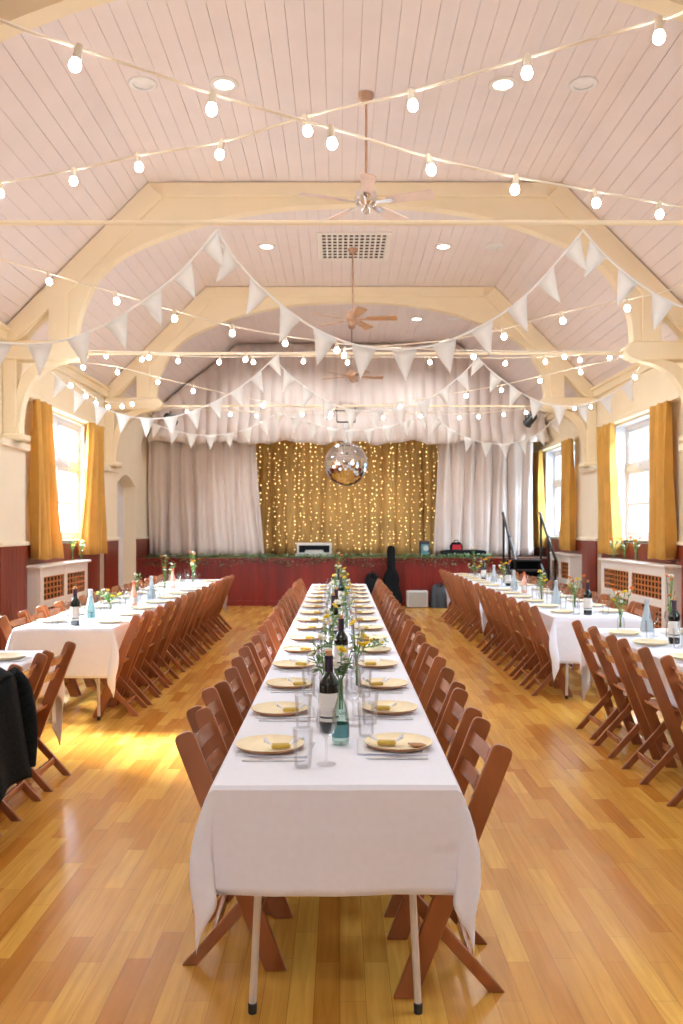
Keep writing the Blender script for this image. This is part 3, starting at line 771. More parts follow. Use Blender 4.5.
def cloth(label, x0, x1, y0, y1, drop, group='white linen tablecloths', z=TT+.005, enddrop=None, seed=1):
    ed = drop if enddrop is None else enddrop
    rd = random.Random(seed); ph = [rd.random()*6 for _ in range(6)]
    cx, cy = (x0+x1)/2, (y0+y1)/2; hx, hy = (x1-x0)/2, (y1-y0)/2
    R = .012
    def coords(h, dr, nt, ns):
        a = [-h-dr*(1-i/ns) for i in range(ns)]
        m = [-h+2*h*i/nt for i in range(nt+1)]
        return a+m+[h+dr*(i+1)/ns for i in range(ns)]
    us = coords(hx, drop, 8, 14); ws = coords(hy, ed, max(10,int((y1-y0)/.12)), 14)
    def P(u,w):
        a = max(0,abs(u)-hx); b = max(0,abs(w)-hy)
        sx = 1 if u > 0 else -1; sy = 1 if w > 0 else -1
        X = max(-hx,min(hx,u)); Y = max(-hy,min(hy,w))
        r = math.hypot(a,b)
        if r < 1e-9:
            return (cx+X, cy+Y, z+.0012*math.sin(w*9+ph[0])*math.sin(u*7+ph[1]))
        fall = max(0, r-R)*1.0; out = min(r,R)*.8
        if a > 0 and b > 0:
            phi = math.atan2(b,a); k = math.sin(2*phi)
            # the spare linen at a corner folds into a hanging ear that leans out along the diagonal
            ox = math.cos(phi)**.7; oy = math.sin(phi)**.7
            q = min(1.15, fall/drop)
            bulge = .06*math.sin(min(1,q/1.3)*PI*.88)*math.sin(phi*2)**.8*(1.25-phi/PI*1.2)
            g_ = max(0,(phi-PI/4)/(PI/4)); tuck = .045*q*math.sin(g_*PI/2)**2*(1-g_**5)
            fwd = .05*q*k+.04*q*math.sin(g_*PI/2)*(1-g_**5)
            zz = z-fall*(1+.14*k)
            return (cx+X+sx*(out*ox+bulge-tuck), cy+Y+sy*(out*oy+fwd), zz)
        t = fall/drop
        if a > 0:
            wv = .007*t*math.sin(w*7+ph[3])+.003*t*math.sin(w*17+ph[4])
            return (cx+X+sx*(out-.062*t**1.3+wv*.6), cy+Y, z-fall)
        wv = .007*t*math.sin(u*9+ph[5])+.003*t*math.sin(u*23)+.0035*math.exp(-((t-.53)/.05)**2)+.003*math.exp(-((u+.01)/.03)**2)
        return (cx+X, cy+Y+sy*(out+.02*t+.04*fall+wv), z-fall)
    b = MB(); nu,nw = len(us),len(ws)
    vs = [P(u,w) for u in us for w in ws]
    b.add(vs, [(i*nw+j,(i+1)*nw+j,(i+1)*nw+j+1,i*nw+j+1) for i in range(nu-1) for j in range(nw-1)])
    o = b.build('tablecloth', M_cloth)
    md = o.modifiers.new('thickness','SOLIDIFY'); md.thickness = .002; md.offset = 1
    return tag(o, label, 'tablecloth', group)
ZC = TT+.0085                           # things stand on the cloth

# ------------------------------------------------------------------ tableware
def make_plate():
    r = thing('dinner_plate', None, 'plate')
    pr = [(1e-7,.005),(.085,.005),(.1,.008),(.116,.0145),(.122,.018)]
    MB().lathe(pr+[(.1235,.0195),(.124,.018)], 40, cap=False).build('dish', M_plate, r)
    MB().lathe([(1e-7,.0),(.08,.0),(.1,.003),(.117,.010),(.124,.018)], 40, cap=False).build('underside', M_plateb, r)
    return r
PL = Proto(make_plate)
def make_small_plate():
    r = MB().lathe([(1e-7,0),(.08,0),(.1,.003),(.124,.019),(.121,.018),(.1,.008),(.085,.005),(1e-7,.005)], 24).build('dinner_plate', M_plate); tag(r, None, 'plate'); return r
PLS = Proto(make_small_plate)
def make_napkin():
    def fn(u,v): return (-.125+.25*u, -.105+.21*v, .0012+.0015*math.sin(u*7)*math.sin(v*5)+(.006*(u-.85) if u > .85 else 0))
    o = MB().grid(fn, 10, 10).build('napkin', M_napkin); tag(o, None, 'napkin')
    md = o.modifiers.new('t','SOLIDIFY'); md.thickness = .003; md.offset = 1
    return o
NAP = Proto(make_napkin)
def make_knife():
    r = thing('table_knife', None, 'knife')
    MB().prism([(-.11,-.007),(-.01,-.006),(-.01,.006),(-.11,.007)], 0, .005, 'z').build('handle', M_steel, r, bevel=.0015)
    MB().prism([(-.01,-.005),(.09,-.009),(.105,.002),(.1,.006),(-.01,.005)], .001, .003, 'z').build('blade', M_steel, r)
    return r
KN = Proto(make_knife)
def make_fork():
    r = thing('table_fork', None, 'fork')
    MB().prism([(-.1,-.007),(.03,-.003),(.03,.003),(-.1,.007)], 0, .004, 'z').build('handle', M_steel, r)
    b = MB().prism([(.03,-.003),(.045,-.012),(.06,-.012),(.06,.012),(.045,.012),(.03,.003)], .001, .004, 'z')
    for y in (-.010,-.0033,.0033,.010): b.box(.06,.1,y-.0017,y+.0017,.001,.004)
    b.build('prongs', M_steel, r); return r
FK = Proto(make_fork)
def make_favour():
    r = thing('wrapped_favour', None, 'favour')
    MB().box(-.033,.033,-.015,.015,.0,.015).build('gold_label', M_gold, r, bevel=.004)
    for s in (-1,1):
        def fn(u,v,s=s): return (s*(.03+.03*u), (v-.5)*(.024+.05*u), .012+.008*u*math.sin(v*9)+.02*u)
        MB().grid(fn, 5, 8).build('twisted_end', M_napkin, r, solid=.001)
    return r
FV = Proto(make_favour)
def make_wood_bit():
    return tag(MB().box(-.03,.03,-.022,.022,0,.006).build('wooden_card', M_plateb, bevel=.002), None, 'card')
def make_tumbler():
    r = thing('glass_tumbler', None, 'glass')
    MB().lathe([(1e-7,.004),(.026,.004),(.0265,.01),(.033,.128),(.0345,.13),(.035,.128),(.029,.004),(.027,0),(1e-7,0)], 24).build('tumbler_wall', M_glass, r)
    return r
def make_wine():
    r = thing('wine_glass', None, 'glass')
    MB().lathe([(1e-7,.006),(.03,.002),(.033,0),(.033,.002),(.008,.009),(.004,.02),(.004,.085),(.008,.092),(.024,.105),(.035,.13),(.036,.15),(.031,.185),(.0297,.185),(.0345,.15),(.0335,.131),(.022,.107),(1e-7,.096)], 24).build('wine_bowl', M_glass, r)
    return r
TU = Proto(make_tumbler); WG = Proto(make_wine)
def make_bottle():
    r = thing('wine_bottle', None, 'bottle')
    MB().lathe([(1e-7,0),(.036,0),(.038,.006),(.038,.185),(.036,.2),(.022,.222),(.0155,.235),(.0145,.285),(.0165,.287),(.0165,.297),(.0135,.298),(1e-7,.298)], 28).build('bottle_glass', M_winegl, r)
    MB().lathe([(.0386,.065),(.0386,.155)], 28, cap=False).build('label', M_label, r)
    MB().lathe([(.0386,.045),(.0386,.058)], 28, cap=False).build('label_band', M_label, r)
    MB().lathe([(.0165,.236),(.0155,.284),(.0172,.286),(.0172,.2985),(1e-7,.2988)], 20).build('capsule', M_caps, r)
    MB().lathe([(.0115,.298),(.0125,.318),(1e-7,.319)], 14).build('cork', M_cork, r)
    return r
BO = Proto(make_bottle)
def make_water():
    r = thing('water_bottle', None, 'bottle')
    MB().lathe([(1e-7,.003),(.030,.003),(.032,.012),(.032,.09),(.026,.13),(.0125,.175),(.0115,.205),(.0135,.207),(.0135,.214),(.0105,.214),(.0095,.205),(.0105,.175),(.024,.13),(.0302,.09),(.0302,.014),(1e-7,.009)], 24).build('bottle_glass', M_teal, r)
    MB().lathe([(.0326,.03),(.0326,.078)], 24, cap=False).build('label', M_teal2, r)
    return r
WB = Proto(make_water)
def make_carafe():
    r = thing('water_carafe', None, 'carafe')
    MB().lathe([(1e-7,.004),(.046,.004),(.05,.015),(.044,.06),(.022,.17),(.017,.2),(.017,.225),(.0195,.23),(.0185,.232),(.0155,.225),(.0155,.2),(.0205,.17),(.0425,.06),(.047,.018),(1e-7,.008)], 26).build('carafe_glass', mat('frosted_carafe_glass', lin(228,236,240), .15, var=.02, trans=.6), r)
    MB().lathe([(.02,.222),(.0205,.25),(.012,.256),(1e-7,.257)], 18).build('cap', M_steel, r)
    return r
CF = Proto(make_carafe)
def make_pinkb():
    r = thing('juice_bottle', None, 'bottle')
    MB().lathe([(1e-7,0),(.033,0),(.035,.008),(.035,.12),(.028,.15),(.013,.2),(.013,.235),(1e-7,.235)], 22).build('bottle_glass', M_pink, r)
    MB().lathe([(.0145,.225),(.015,.26),(1e-7,.262)], 14).build('cap', mat('orange_foil', lin(214,96,52), .4), r)
    MB().lathe([(.0356,.04),(.0356,.1)], 22, cap=False).build('label', M_label, r)
    return r
PB = Proto(make_pinkb)
def make_vase(cols, seed, h=.16, tall=.2, rv=.03, n=5, leafy=26, spread=.07, gl=None):
    def f():
        rd = random.Random(seed)
        r = thing('flower_vase', None, 'vase')
        MB().lathe([(1e-7,.003),(rv*.9,.003),(rv,.012),(rv,h*.5),(rv*.55,h*.8),(rv*.6,h),(rv*.68,h+.003),(rv*.52,h),(rv*.48,h*.8),(rv*.92,h*.5),(rv*.92,.014),(1e-7,.01)], 20).build('vase_glass', gl or M_glass, r)
        fo = MB(); tips = []
        for i in range(n+3):
            a = rd.uniform(0,6.28); q = rd.uniform(.2,1)*spread; zt = h+tall*rd.uniform(.35,1)
            tip = (q*math.cos(a), q*math.sin(a), zt); tips.append(tip)
            fo.tube([(rd.uniform(-.4,.4)*rv,rd.uniform(-.4,.4)*rv,.02),(tip[0]*.15,tip[1]*.15,h),tip], .0022, 5, 1)
        for i in range(int(leafy*.65)):
            t = rd.choice(tips); k = rd.uniform(.25,1.)
            p = Vector((t[0]*k, t[1]*k, h+(t[2]-h)*k)); L = rd.uniform(.025,.055); wd = L*.3
            M = Matrix.Translation(p) @ Matrix.Rotation(rd.uniform(0,6.28),4,'Z') @ Matrix.Rotation(rd.uniform(-1.,.4),4,'Y')
            fo.add([(0,0,0),(L*.4,wd,.004),(L,0,-.004),(L*.4,-wd,.004),(L*.45,0,-.003)], [(0,1,4),(1,2,4),(2,3,4),(3,0,4)], 0, M)
        fo.build('foliage', [M_leaf, M_stem], r)
        for i in range(n):
            t = tips[i]; m = cols[i % len(cols)]; R = rd.uniform(.016,.027)
            bl = MB(); M = Matrix.Translation(t) @ Matrix.Rotation(rd.uniform(-.7,.7),4,'X') @ Matrix.Rotation(rd.uniform(-.7,.7),4,'Y')
            for ring,(np_,el,sc) in enumerate(((8,.25,1.),(6,.7,.8),(4,1.1,.55))):
                for j in range(np_):
                    Mj = M @ Matrix.Rotation(j*2*PI/np_+ring*.4,4,'Z') @ Matrix.Rotation(-el,4,'Y')
                    q = R*sc
                    bl.add([(0,0,0),(q*.6,q*.36,.002),(q*1.05,q*.2,.004),(q*1.05,-q*.2,.004),(q*.6,-q*.36,.002)], [(0,1,2,3,4)], 0, Mj)
            bl.ball((0,0,.004), R*.3, 8, 5, 1, .8, M)
            bl.build('blossom', [m, M_gold], r, solid=.0012)
        return r
    return Proto(f)
V_white = make_vase([M_wht,M_wht,M_yel], 21, .15, .17, .032, 5, 34)
V_yel = make_vase([M_yel,M_yel,M_wht], 22, .15, .19, .028, 5, 26)
V_mix = make_vase([M_org,M_yel,M_wht], 23, .14, .2, .03, 7, 34, .09)
V_green = make_vase([M_wht], 24, .13, .2, .03, 2, 44, .07)
V_low = make_vase([M_wht,M_yel], 25, .08, .12, .05, 8, 110, .14)
V_tall = make_vase([M_org,M_wht], 26, .17, .28, .028, 6, 24, .06)

# ------------------------------------------------------------------ centre table
CX = -.015
rows_ = [('left',-1),('right',1)]
NT = 5; y0, y1 = 2.70, 12.40; L = (y1-y0)/NT
for i in range(NT): table(CX, y0+.004+L*(i+.5), round(L-.008,3), 'white-clothed trestle table, %s from the near end of the centre row' % ORD[i], 'trestle tables of the centre row')
cloth('long white tablecloth over the centre row of tables, nearest the camera', CX-.378, CX+.378, y0, y1, .29, enddrop=.335, seed=4)
def ct(what, i, side, extra='centre table'): return '%s, %s from the near end, %s side of the %s' % (what, ORD[i], side, extra)
rd = random.Random(5)
for side,s in rows_:
    for i in range(15):
        Y = y0+L*(i//3)+(.40,.98,1.55)[i%3]+(rd.uniform(-.02,.02) if i > 0 else (.15 if s < 0 else -.03)); tw = rd.uniform(-.02,.02) if i else 0
        X = CX+s*(.352+.008*(s > 0)+rd.uniform(0,.03)*(i > 0)-.012*(i == 0 and s < 0))
        CH.put((X,Y,0), (PI if s > 0 else 0)+tw, ct('brown folding chair', i, side), 'folding chairs along the centre table')
    for i in range(15):
        Y = 3.14+.61*i+rd.uniform(-.02,.02); X = CX+s*(.245-.015*(s > 0)+rd.uniform(-.01,.01))
        tw = rd.uniform(-.25,.25)
        rz = (PI if s > 0 else 0)
        NAP.put((X-s*.025,Y,ZC), rz+tw*.5, ct('white napkin under plate', i, side), 'napkins on the centre table')
        PL.put((X,Y,ZC+.0055), rz+rd.uniform(-.8,.8), ct('tan palm-leaf plate', i, side), 'plates on the centre table')
        KN.put((CX+s*.21,Y-.155,ZC), rz, ct('steel knife', i, side), 'knives on the centre table')
        FK.put((CX+s*.22,Y+.15,ZC), rz, ct('steel fork', i, side), 'forks on the centre table')
        if not (i == 4 and s > 0): FV.put((X-s*.04+rd.uniform(-.01,.01),Y-.03+rd.uniform(-.01,.01),ZC+.0155), rz+rd.uniform(-.4,.4), ct('gold-banded favour on plate', i, side), 'wrapped favours on the plates')
        Xt = CX+s*(.115+rd.uniform(0,.02)); Yt = Y-.25+rd.uniform(-.02,.02)
        if i == 0 and s < 0: Xt, Yt = -.124, 2.9
        if i == 0 and s > 0: Xt, Yt = .10, 3.33
        if i or s < 0: Xt, Yt = free(Xt,Yt,.036)
        else: OCC.append((Xt,Yt,.036))
        TU.put((Xt,Yt,ZC), 0, ct('clear glass tumbler', i, side), 'tumblers on the centre table')
        Xw = CX+s*(.06+rd.uniform(0,.015)); Yw = Y-.15+rd.uniform(-.02,.02)
        if i == 0 and s < 0: Xw, Yw = -.046, 2.93
        if i == 0 and s > 0: Xw, Yw = .055, 3.50
        Xw, Yw = free(Xw,Yw,.037)
        WG.put((Xw,Yw,ZC), 0, ct('clear wine glass', i, side), 'wine glasses on the centre table')
card = make_wood_bit(); card.location = (.28,3.13,ZC+.013); card.rotation_euler = (0,.12,.5); card['label'] = 'small brown wooden card on the first plate on the right of the centre table'
def lv(i): return 'level with the %s plate of the centre table' % ORD[i]
for k,(X,Y) in enumerate([(-.043,3.4),(.02,4.82),(-.05,6.42),(-.03,7.05),(.01,8.9),(-.02,10.7)]):
    X, Y = free(X,Y,.042)
    BO.put((X,Y,ZC), k*1.3, 'dark corked wine bottle %s' % lv(int((Y-3.14)/.61+.5)), 'wine bottles on the centre table')
WB.put(free(.002,3.2,.036)+(ZC,), 0, 'pale green glass water bottle at the near end of the centre table')
vs_ = [(V_white,.01,3.68,'small vase of white flowers'),(V_green,-.07,3.93,'small vase of green sprigs'),(V_yel,.05,4.2,'small vase of green stems and yellow buds'),(V_green,-.08,4.5,'small vase of eucalyptus sprigs'),
       (V_yel,-.05,5.3,'vase of bright yellow flowers'),(V_green,.0,5.75,'vase of green leaves'),(V_white,.06,6.75,'vase of white flowers'),(V_green,-.06,7.7,'vase of leafy sprigs'),(V_yel,.05,8.3,'vase of yellow flowers'),
       (V_white,-.03,9.5,'vase of white flowers'),(V_yel,.04,10.1,'vase of yellow and white flowers'),(V_green,-.02,11.2,'vase of green sprigs'),(V_tall,.0,12.0,'tall vase of flowers')]
for p,X,Y,t in vs_: X,Y_ = free(X,Y,.06); p.put((X,Y_,ZC), Y*3, '%s %s' % (t, lv(int((Y-3.14)/.61+.5)).replace('of the centre','on centre')), 'flower vases on the centre table')
# posy lying on the fifth right-hand plate
po = thing('flower_posy', 'small posy of pale flowers lying on a right-hand plate of the centre table', 'posy', (.235,5.60,ZC+.024), .4)
rq = random.Random(8); fo = MB()
for i in range(40):
    M = Matrix.Translation((rq.uniform(-.06,.06),rq.uniform(-.05,.05),rq.uniform(.0,.05))) @ Matrix.Rotation(rq.uniform(0,6.3),4,'Z') @ Matrix.Rotation(rq.uniform(-.8,.2),4,'Y')
    fo.add([(0,0,0),(.016,.011,.002),(.04,0,-.002),(.016,-.011,.002)], [(0,1,2,3)], 0, M)
fo.tube([(-.09,0,.006),(.05,0,.02)], .004, 5); fo.build('foliage', M_leaf, po)
for i in range(5):
    b = MB().ball((rq.uniform(-.05,.05),rq.uniform(-.04,.04),rq.uniform(.03,.06)), .014, 8, 6); b.build('blossom', (M_wht,M_yel)[i % 2], po)

# ------------------------------------------------------------------ the side tables
def side_row(nm, x0, x1, y0, y1, nt, cloths, drop, chairs, plates, grp, gap=0):
    L = (y1-y0-gap)/nt
    for i in range(nt): table((x0+x1)/2, y0+L*(i+.5)+(gap if i >= nt//2 else 0), round(L-.008,3), 'white-clothed trestle table, %s from the near end of the %s row' % (ORD[i], nm), 'trestle tables of the side rows')
    for k,(a,c,lab,dr) in enumerate(cloths): cloth(lab, x0-.008, x1+.008, a, c, drop, enddrop=dr, seed=int(a*10)+k)
    for side,X,face,ys in chairs:
        for i,Y in enumerate(ys):
            CH.put((X-face*rd.uniform(0,.025),Y+rd.uniform(-.015,.015),0), (0 if face > 0 else PI)+rd.uniform(-.02,.02),
                   'brown folding chair, %s from the near end, %s side of the %s row' % (ORD[i], side, nm), 'folding chairs along the %s row' % nm)
    cx = (x0+x1)/2
    for side,X,s,ys in plates:
        for i,Y in enumerate(ys):
            q = '%s from the near end, %s side of the %s row' % (ORD[i], side, nm)
            NAP.put((X,Y,ZC), rd.uniform(-.2,.2), 'white napkin, '+q, 'napkins on the %s row' % nm)
            PLS.put((X,Y,ZC+.0055), rd.uniform(-1,1), 'tan palm-leaf plate, '+q, 'plates on the %s row' % nm)
            OCC.append((X,Y,.126))
            TU.put(free(cx+s*(.12+rd.uniform(0,.03)),Y-.2+rd.uniform(-.03,.03),.037)+(ZC,), 0, 'glass tumbler, '+q, 'tumblers on the %s row' % nm)
            WG.put(free(cx+s*(.05+rd.uniform(0,.02)),Y-.08+rd.uniform(-.03,.03),.037)+(ZC,), 0, 'wine glass, '+q, 'wine glasses on the %s row' % nm)
seq = lambda a,n,st=.6: [a+st*i for i in range(n)]
# far left row
lx0, lx1 = -2.59, -1.83
side_row('far left', lx0, lx1, 6.93, 13.5, 3, [(6.93,13.5,'white tablecloth over the far left row of tables',.40)], .29,
    [('aisle',-1.862,-1,[6.93+2.19*k+o for k in range(3) for o in (.37,.85,1.33,1.82)]), ('wall',-2.558,1,[6.93+2.19*k+o for k in range(3) for o in (.37,.85,1.33,1.82)])],
    [('aisle',-1.94,1,seq(7.3,10,.62)), ('wall',-2.44,-1,seq(7.35,10,.62))], '')
# near left row
side_row('near left', -2.64, -1.885, 2.0, 5.66, 2, [(2.0,5.66,'white tablecloth with long hanging corner over the near left tables',.50)], .30,
    [('aisle',-1.912,-1,[4.2,4.76,5.29])], [('aisle',-2.03,1,[4.7,5.28])], '')
# far right row
rx0, rx1 = 1.945, 2.695
RCH = [b_+o for b_ in (7.8,9.62,11.66,13.48) for o in (.36,.9,1.45)]
side_row('far right', rx0, rx1, 7.8, 15.3, 4, [(7.8,11.44,'white tablecloth over the near half of the far right row',.42),(11.66,15.3,'white tablecloth over the far half of the far right row',.46)], .30,
    [('aisle',1.972,1,RCH), ('wall',2.668,-1,RCH)],
    [('aisle',2.08,-1,[8.15+.58*i+(.25 if i > 5 else 0) for i in range(12)]), ('wall',2.56,1,[8.2+.58*i+(.25 if i > 5 else 0) for i in range(12)])], '', .22)
# near right row
side_row('near right', 2.0, 2.75, 3.2, 6.92, 2, [(3.2,6.92,'white tablecloth over the near right tables',.46)], .30,
    [('aisle',2.027,1,[4.1,4.67,5.43,6.02,6.54]), ('wall',2.723,-1,[5.45,6.0,6.54])],
    [('aisle',2.12,-1,[4.6,5.25,5.93,6.49]), ('wall',2.56,1,[5.3,5.95,6.52])], '')

def on(p, X, Y, label, group=None, rz=0):
    X, Y = free(X, Y, .075 if p in (V_low,V_mix) else .058)
    return p.put((X,Y,ZC), rz, label, group)
g = 'bottles and flowers on the side rows'
# left
on(BO, -2.12, 7.1, 'dark wine bottle at the near end of the far left row')
on(CF, -2.22, 7.75, 'clear water carafe beside the wine bottle on the far left row')
on(WB, -2.13, 7.42, 'green water bottle behind the wine bottle on the far left row')
on(V_low, -2.2, 8.35, 'low bowl of white and green flowers on the far left row')
on(PB, -2.08, 8.75, 'bottle of pink drink behind the low flowers on the far left row')
on(V_green, -2.15, 9.2, 'vase of greenery just behind the pink bottle on the far left row')
on(CF, -2.12, 9.75, 'frosted water carafe halfway along the far left row')
on(WB, -2.2, 10.3, 'green water bottle past halfway along the far left row')
on(PB, -2.2, 11.45, 'bottle of pink drink among far flowers on the far left row')
on(V_tall, -2.18, 10.8, 'tall flower vase past halfway along the far left row')
on(V_green, -2.3, 11.9, 'leafy vase near the far end of the far left row')
on(V_tall, -2.12, 12.5, 'tall flower vase near the far end of the far left row')
on(V_mix, -2.2, 13.1, 'flower vase at the far end of the far left row')
# right, far row
on(BO, 2.22, 8.05, 'dark wine bottle with white label at near end of far right row', None, 2.)
on(V_mix, 2.27, 8.6, 'vase of orange flowers behind the near wine bottle, far right row')
on(V_yel, 2.18, 9.35, 'vase of bright yellow flowers on the far right row')
on(CF, 2.24, 9.0, 'frosted water carafe near the yellow flowers, far right row')
on(V_green, 2.3, 9.9, 'leafy vase beyond the yellow flowers, far right row')
on(PB, 2.25, 10.6, 'bottle of pink drink halfway along the far right row')
on(CF, 2.2, 11.1, 'frosted water carafe halfway along the far right row')
on(BO, 2.32, 11.9, 'dark wine bottle halfway along the far right row')
on(V_mix, 2.3, 12.3, 'vase of orange flowers past halfway along far right row')
on(CF, 2.26, 12.75, 'frosted water carafe past halfway along the far right row')
on(BO, 2.2, 13.3, 'dark wine bottle near the far end of the far right row')
on(V_mix, 2.3, 13.8, 'vase of orange flowers near the far end, far right row')
on(V_low, 2.25, 14.4, 'low bowl of flowers near the far end, far right row')
on(V_tall, 2.3, 14.95, 'tall flower vase at the far end of far right row')
# right, near row
on(CF, 2.36, 6.68, 'tall frosted water carafe on the near right table')
on(V_mix, 2.2, 6.8, 'small vase of orange and green flowers at far end, near right table')
on(V_tall, 2.4, 6.38, 'tall glass vase of green stems on the near right table')
on(BO, 2.31, 6.0, 'dark wine bottle on the near right table')
# jars of flowers on the radiator covers
for p,X,Y,lab in ((V_yel,XL+.25,12.32,'small flower jar on the left radiator cover, nearer'),(V_white,XL+.25,12.75,'small flower jar on the left radiator cover, farther'),
                  (V_mix,XR-.25,12.2,'flower jar on the right radiator cover, nearest'),(V_mix,XR-.25,12.7,'flower jar on the right radiator cover, in the middle'),(V_mix,XR-.26,13.15,'flower jar on the right radiator cover, by the far curtain')):
    p.put((X,Y,1.077), Y*2, lab, 'flower jars on the radiator covers')

# ------------------------------------------------------------------ black jacket over the nearest left chair
jk = thing('black_jacket', 'black jacket draped over the back of the nearest left-hand chair', 'jacket', (-1.912,4.2,0), PI)
def body(u,v):                             # hangs over the top of the chair back: front panel, over the shoulders, long back panel
    y = -.23+.46*u; e = abs(2*u-1)
    L0,L1 = .30,.54; s = v*(L0+L1)
    sh = .035*e**2.5
    k = .012*math.sin(u*9+v*3)
    if s < L0-.04: z = .845-sh-(L0-s); x = -.145+.25*(L0-s)*.75+.0
    elif s > L0+.04: z = .845-sh-(s-L0); x = -.275-.10*(s-L0)+k
    else:
        t = (s-L0)/.04; z = .845-sh-.04*abs(t)**2.2; x = -.21-.065*t
    return (x, y*(1+.14*max(0,v-.35)), z)
MB().grid(body, 24, 40).build('jacket_body', M_jacket, jk, solid=.016)
for s in (-1,1):
    pts = [(-.235,s*.205,.805),(-.275,s*.245,.74),(-.30,s*.262,.60),(-.305,s*.262,.46),(-.30,s*.25,.33)]
    MB().tube(inter(pts,5), [.05+.0*i for i in range(21)], 12).build('sleeve', M_jacket, jk)
MB().grid(lambda u,v: (-.215-.075*v, -.09+.18*u, .862-.045*v**1.4+.006*math.sin(u*PI)), 12, 6).build('collar', M_jacket, jk, solid=.012)

# ------------------------------------------------------------------ on and around the stage
def garland():
    r = thing('foliage_garland', 'green foliage garland trailing along the front edge of the stage', 'garland', (XC,ST,SZ))
    rq = random.Random(31); b = MB(); st = MB()
    pts = [(x, -.01+.03*math.sin(x*3), .022+.012*math.sin(x*5)) for x in [XL-XC+.15+.2*i for i in range(36)]]
    st.tube(inter(pts,2), .007, 5)
    for k in range(2200):
        x = rq.uniform(XL-XC+.15, 2.85); a = rq.uniform(0,6.3); hang = rq.random() < .28
        z = .02+rq.uniform(-.02,.05) if not hang else -rq.uniform(0,.2)*(.4+.6*(math.sin(x*4.3)*.5+.5))
        y = rq.uniform(-.05,.06) if not hang else -.045
        L = rq.uniform(.045,.095)
        M = Matrix.Translation((x,y,max(z,.012) if y > -.02 else z)) @ Matrix.Rotation(a,4,'Z') @ Matrix.Rotation(rq.uniform(-.9,.3) if y < -.02 else rq.uniform(-.6,0),4,'Y')
        b.add([(0,0,0),(L*.4,L*.24,.003),(L,0,0),(L*.4,-L*.24,.003)], [(0,1,2,3)], 0, M)
    b.build('leaves', M_leafd, r); st.build('stem', M_stem, r)
garland()
px = lambda x, D: (x-VX)*D/F
def amp():
    D = 17.62; x0,x1 = px(297,D),px(332,D); h = .30
    r = thing('amplifier_case', 'pale grey equipment case with black front panel on the stage', 'equipment case', ((x0+x1)/2,D,SZ)); W = x1-x0
    f = MB().box(-W/2,W/2,-.16,.2,.02,h); f.build('case_shell', M_grey, r, bevel=.012)
    MB().prism([(-W/2+.05,.11),(-W/2+.05,h-.05),(W/2-.05,h-.05),(W/2-.05,.11),(W/2-.16,.11),(W/2-.18,.16),(-W/2+.18,.16),(-W/2+.16,.11)], -.172, -.158).build('front_panel', M_black, r)
    for x in (-1,1): MB().box(x*W/2-.03,x*W/2+.03,-.168,-.1,.02,.07).build('corner_guard', M_steel, r, bevel=.006)
    for x in (-.25,.25): MB().lathe([(.02,0),(.022,.022)], 10, 0, (x,-.1,0)).build('foot', M_rubber, r)
    MB().box(W/2-.002,W/2+.012,-.05,.1,.14,.18).build('handle', M_blackm, r, bevel=.003)
amp()
def printbox():
    D = 17.6; x = px(424.5,D)
    r = thing('upright_speaker', 'dark upright box with teal print standing on the stage', 'box', (x,D,SZ))
    MB().box(-.10,.10,-.08,.08,0,.335).build('cabinet', M_dark, r, bevel=.01)
    MB().box(-.075,.075,-.086,-.079,.06,.27).build('printed_panel', M_teal2, r, bevel=.004)
    MB().lathe([(1e-7,0),(.05,0),(.055,.01),(1e-7,.012)], 16, 0, (0,0,0), Matrix.Translation((.02,-.086,.19)) @ Matrix.Rotation(PI/2,4,'X')).build('pale_disc', M_grey, r)
printbox()
def kit():
    D = 17.55; x0,x1 = px(441,D),px(486,D)
    r = thing('cable_bag', 'long low black bag lying on the right of the stage', 'bag', ((x0+x1)/2,D,SZ)); W = (x1-x0)/2
    pts = [(-W,0,.06),(-W*.9,0,.075),(-W*.4,0.01,.085),(0,0,.08),(W*.5,.01,.085),(W*.9,0,.07),(W,0,.06)]
    MB().tube(inter(pts,4), [.03+.05*math.sin(min(1,i/4)*PI/2)*math.sin(min(1,(24-i)/4)*PI/2) for i in range(25)], 12).build('bag_body', M_black, r)
    MB().tube(inter([(-.45,-.05,.12),(-.38,-.06,.15),(-.25,-.06,.15),(-.2,-.05,.13)],4), .01, 6).build('strap', M_black, r)
    x = px(457.5,D)
    r = thing('red_case', 'small red and black case behind the long black bag on the stage', 'case', (x,D+.2,SZ))
    MB().prism([(-.13,0),(.13,0),(.125,.24),(.08,.31),(-.08,.31),(-.125,.24)], -.08, .08).build('case_shell', M_black, r, bevel=.015)
    MB().prism([(-.10,.1),(.10,.1),(.085,.26),(-.085,.26)], -.09, -.078).build('red_front', M_red, r, bevel=.006)
    MB().tube(inter([(-.05,0,.305),(-.03,0,.345),(.03,0,.345),(.05,0,.305)],4), .01, 6).build('handle', M_blackm, r)
kit()
def gig():
    D = 17.0; x = px(391.5,D)
    r = thing('guitar_bag', 'tall black guitar bag leaning upright against the stage front', 'guitar bag', (x,D,0))
    prof = [(0,.19),(.04,.21),(.2,.215),(.35,.17),(.45,.15),(.55,.165),(.66,.13),(.74,.085),(.9,.075),(1.1,.085),(1.17,.07),(1.2,.03)]
    def fn(u,v):
        z = 1.2*v; w = next(a[1]+(b[1]-a[1])*(z-a[0])/(b[0]-a[0]) for a,b in zip(prof,prof[1:]) if a[0]-1e-6 <= z <= b[0]+1e-6)
        a = u*2*PI; return (w*math.cos(a), .065*math.sin(a)*(1-.35*v)+.16*v, z)
    b = MB().grid(fn, 24, 40); b.build('bag_body', M_black, r)
    MB().tube(inter([(-.05,.0,.85),(0,-.06,.78),(.02,-.09,.6),(0,-.06,.45)],5), .014, 6).build('strap', M_black, r)
gig()
